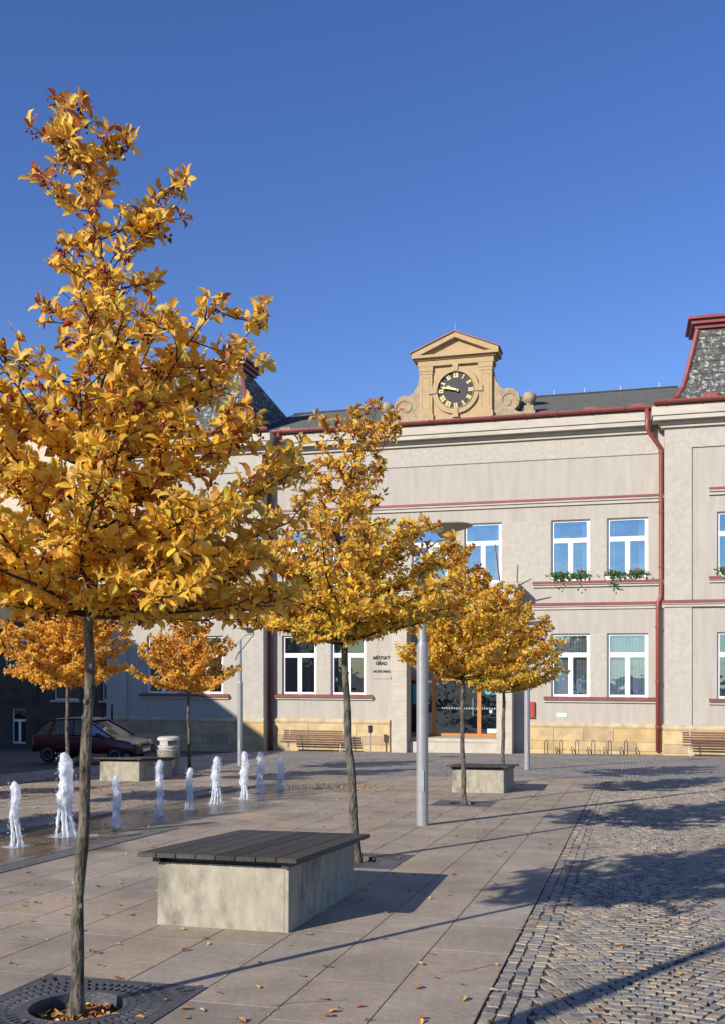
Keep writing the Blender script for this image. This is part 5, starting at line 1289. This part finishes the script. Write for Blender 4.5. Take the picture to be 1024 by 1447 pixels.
tB = tree(AL, 24.25, 113, 4.4, 2.2, [(2.15, .6), (2.35, 1.3), (2.8, 1.6), (3.25, 1.55), (3.6, 1.1), (3.9, .5), (4.4, .12)], (-.01, 0), (-.05, 0, 3.4), .05, 48, .088, 'small orange tree before the left wing windows', mleaf=M_leafo, dens=.8, berries=.4, redtop=.4, low_green=.1)
for (a, b, rz, lab) in ((AL, 12.2, 1.2, 'tree out of view left of the fountain, throwing shade over the jets'), (AL, 6.2, 2.9, 'tree out of view at the left whose shade falls on the fountain floor'), (AL - 5, 9.5, 4.0, 'tree out of view further left beside the road')):
    c = copy_tree(tA); c.matrix_basis = upright(a, b, rz); tag(c, lab)

# ------------------------------------------------------------------ distant trees behind the viewer, seen only mirrored in the windows
for i, (x, y, s) in enumerate([(-34, -46, 5), (-22, -52, 6.5), (22, -44, 4.5), (34, -52, 6), (6, -60, 5)]):
    e = empty('park_tree', Matrix.Translation((x, y, (y + 2) * .05)), ['broad park tree behind the viewer, far left', 'tall park tree behind the viewer, left', 'small park tree behind the viewer, right', 'broad park tree behind the viewer, far right', 'park tree straight behind the viewer'][i], 'tree', 'park trees behind the viewer')
    m = MB(); m.tube([(0, 0, -.3), (.1, 0, s * .5), (0, .1, s * .8)], [.3, .22, .1], 10); m.build('trunk', M_bark, e)
    r5 = random.Random(i); m = MB()
    for k_ in range(1500):
        v = Vector((r5.gauss(0, 1), r5.gauss(0, 1), r5.gauss(0, 1))).normalized() * s * .36 * r5.random() ** .3; p = v + Vector((0, 0, s * .72)) + Vector((smooth_noise(v.x, v.y, v.z + i), smooth_noise(v.y, v.z, v.x), 0)) * .8
        n_ = Vector((r5.gauss(0, 1), r5.gauss(0, 1), r5.gauss(0, 1))).normalized(); t = n_.orthogonal().normalized() * .17; b_ = n_.cross(t)
        m.add([p - t, p - b_, p + t, p + b_], [(0, 1, 2, 3)], r5.random())
    o = m.build('crown', M_hedge, e); o['kind'] = 'stuff'

# ------------------------------------------------------------------ fallen leaves and litter
rl = random.Random(77)
dm = []
for i in range(8):
    mb_ = MB(); s = rl.uniform(.8, 1.2); mb_.add([Vector(v) * s + Vector((0, 0, rl.uniform(0, .006))) for v in DRY], DRYF, 0); dm.append(mb_.mesh('fallen_leaf', M_fall))
def blocked(a, b):
    if -3.07 - 0 < a < -2.0 and False: return True
    p = gpos(a, b)
    for (X, Y) in ((-.54, 7.07), (2.86, 19.6), (-5.34, 23.1)):
        A, B = X * math.cos(TP) - Y * math.sin(TP), X * math.sin(TP) + Y * math.cos(TP)
        if A - 1.1 < a < A + .04 and B - .04 < b < B + 1.8: return True
    return False
cnt = 0
FL = 'small dry fallen leaf lying on the paving, one of many alike'
while cnt < 230:
    if rl.random() < .6: Y = rl.uniform(4.6, 10); 
    else: Y = rl.uniform(10, 20)
    X = Y * rl.uniform(-.37, .37); a, b = X * math.cos(TP) - Y * math.sin(TP), X * math.sin(TP) + Y * math.cos(TP)
    if blocked(a, b) or (a > KERB and rl.random() < .35): continue
    if math.hypot(a - AR, b - 4.67) < .28: continue
    o = bpy.data.objects.new('fallen_leaf', dm[cnt % 8]); col.objects.link(o); s = rl.uniform(.75, 1.25)
    o.matrix_basis = lying(a, b, rl.uniform(0, 6.28), .006) @ Matrix.Rotation(rl.gauss(0, .2), 4, 'X') @ Matrix.Scale(s, 4)
    tag(o, FL, 'leaf', 'dry leaves scattered over the paving'); cnt += 1
st2 = MB()
for i in range(1500):
    Y = rl.uniform(11, 36); X = Y * rl.uniform(-.45, .45); a, b = X * math.cos(TP) - Y * math.sin(TP), X * math.sin(TP) + Y * math.cos(TP)
    w = smooth_noise(a * .6, b * .35, 3.3)
    if w < -.05 or blocked(a, b): continue
    q = Matrix.Translation((a, b, .006)) @ Matrix.Rotation(rl.uniform(0, 6.28), 4, 'Z') @ Matrix.Rotation(rl.gauss(0, .25), 4, 'X'); s_ = rl.uniform(.8, 1.25)
    st2.add([q @ (Vector(v) * s_) for v in DRY], DRYF, rl.random())
for i in range(420):
    a, b = KERB - SW * rl.choice([0, 0, 1, 2, 3, 4, 5, 6]) + rl.gauss(0, .02), rl.uniform(4.5, 22)
    q = Matrix.Translation((a, b, .006)) @ Matrix.Rotation(rl.uniform(0, 6.28), 4, 'Z'); s_ = rl.uniform(.2, .5)
    if not blocked(a, b): st2.add([q @ (Vector(v) * s_) for v in DRY], DRYF, rl.random())
for (ca, cb, sa, sb_, nn) in ((-11.6, 17.6, 1.3, .9, 320), (-11.2, 24.0, 1.0, .6, 200), (-6.0, 20.2, .6, .6, 170), (-8.9, 14.5, .3, 2.5, 120)):
    for i in range(nn):
        a, b = rl.gauss(ca, sa), rl.gauss(cb, sb_)
        if blocked(a, b): continue
        q = Matrix.Translation((a, b, .008 + rl.random() * .012)) @ Matrix.Rotation(rl.uniform(0, 6.28), 4, 'Z') @ Matrix.Rotation(rl.gauss(0, .3), 4, 'X'); s_ = rl.uniform(.9, 1.4)
        st2.add([q @ (Vector(v) * s_) for v in DRY], DRYF, rl.random())
tag(st2.build('leaf_scatter', M_fall, M=G), 'thin scatter of dry leaves over the far paving and in drifts by the fountain', 'leaves', kind='stuff')
lw_ = MB(); lw_.add([Vector((x * 1.1, y * 1.6, z * 2 + rl.uniform(0, .02))) for x, y, z in DRY], DRYF); 
p0 = (-2.69, 9.0)
a, b = p0[0] * math.cos(TP) - p0[1] * math.sin(TP), p0[0] * math.sin(TP) + p0[1] * math.cos(TP)
tag(lw_.build('crumpled_paper', M_paper, M=lying(a, b, 1.3, .012)), 'white scrap of crumpled paper on the slabs right of the near trunk', 'litter')
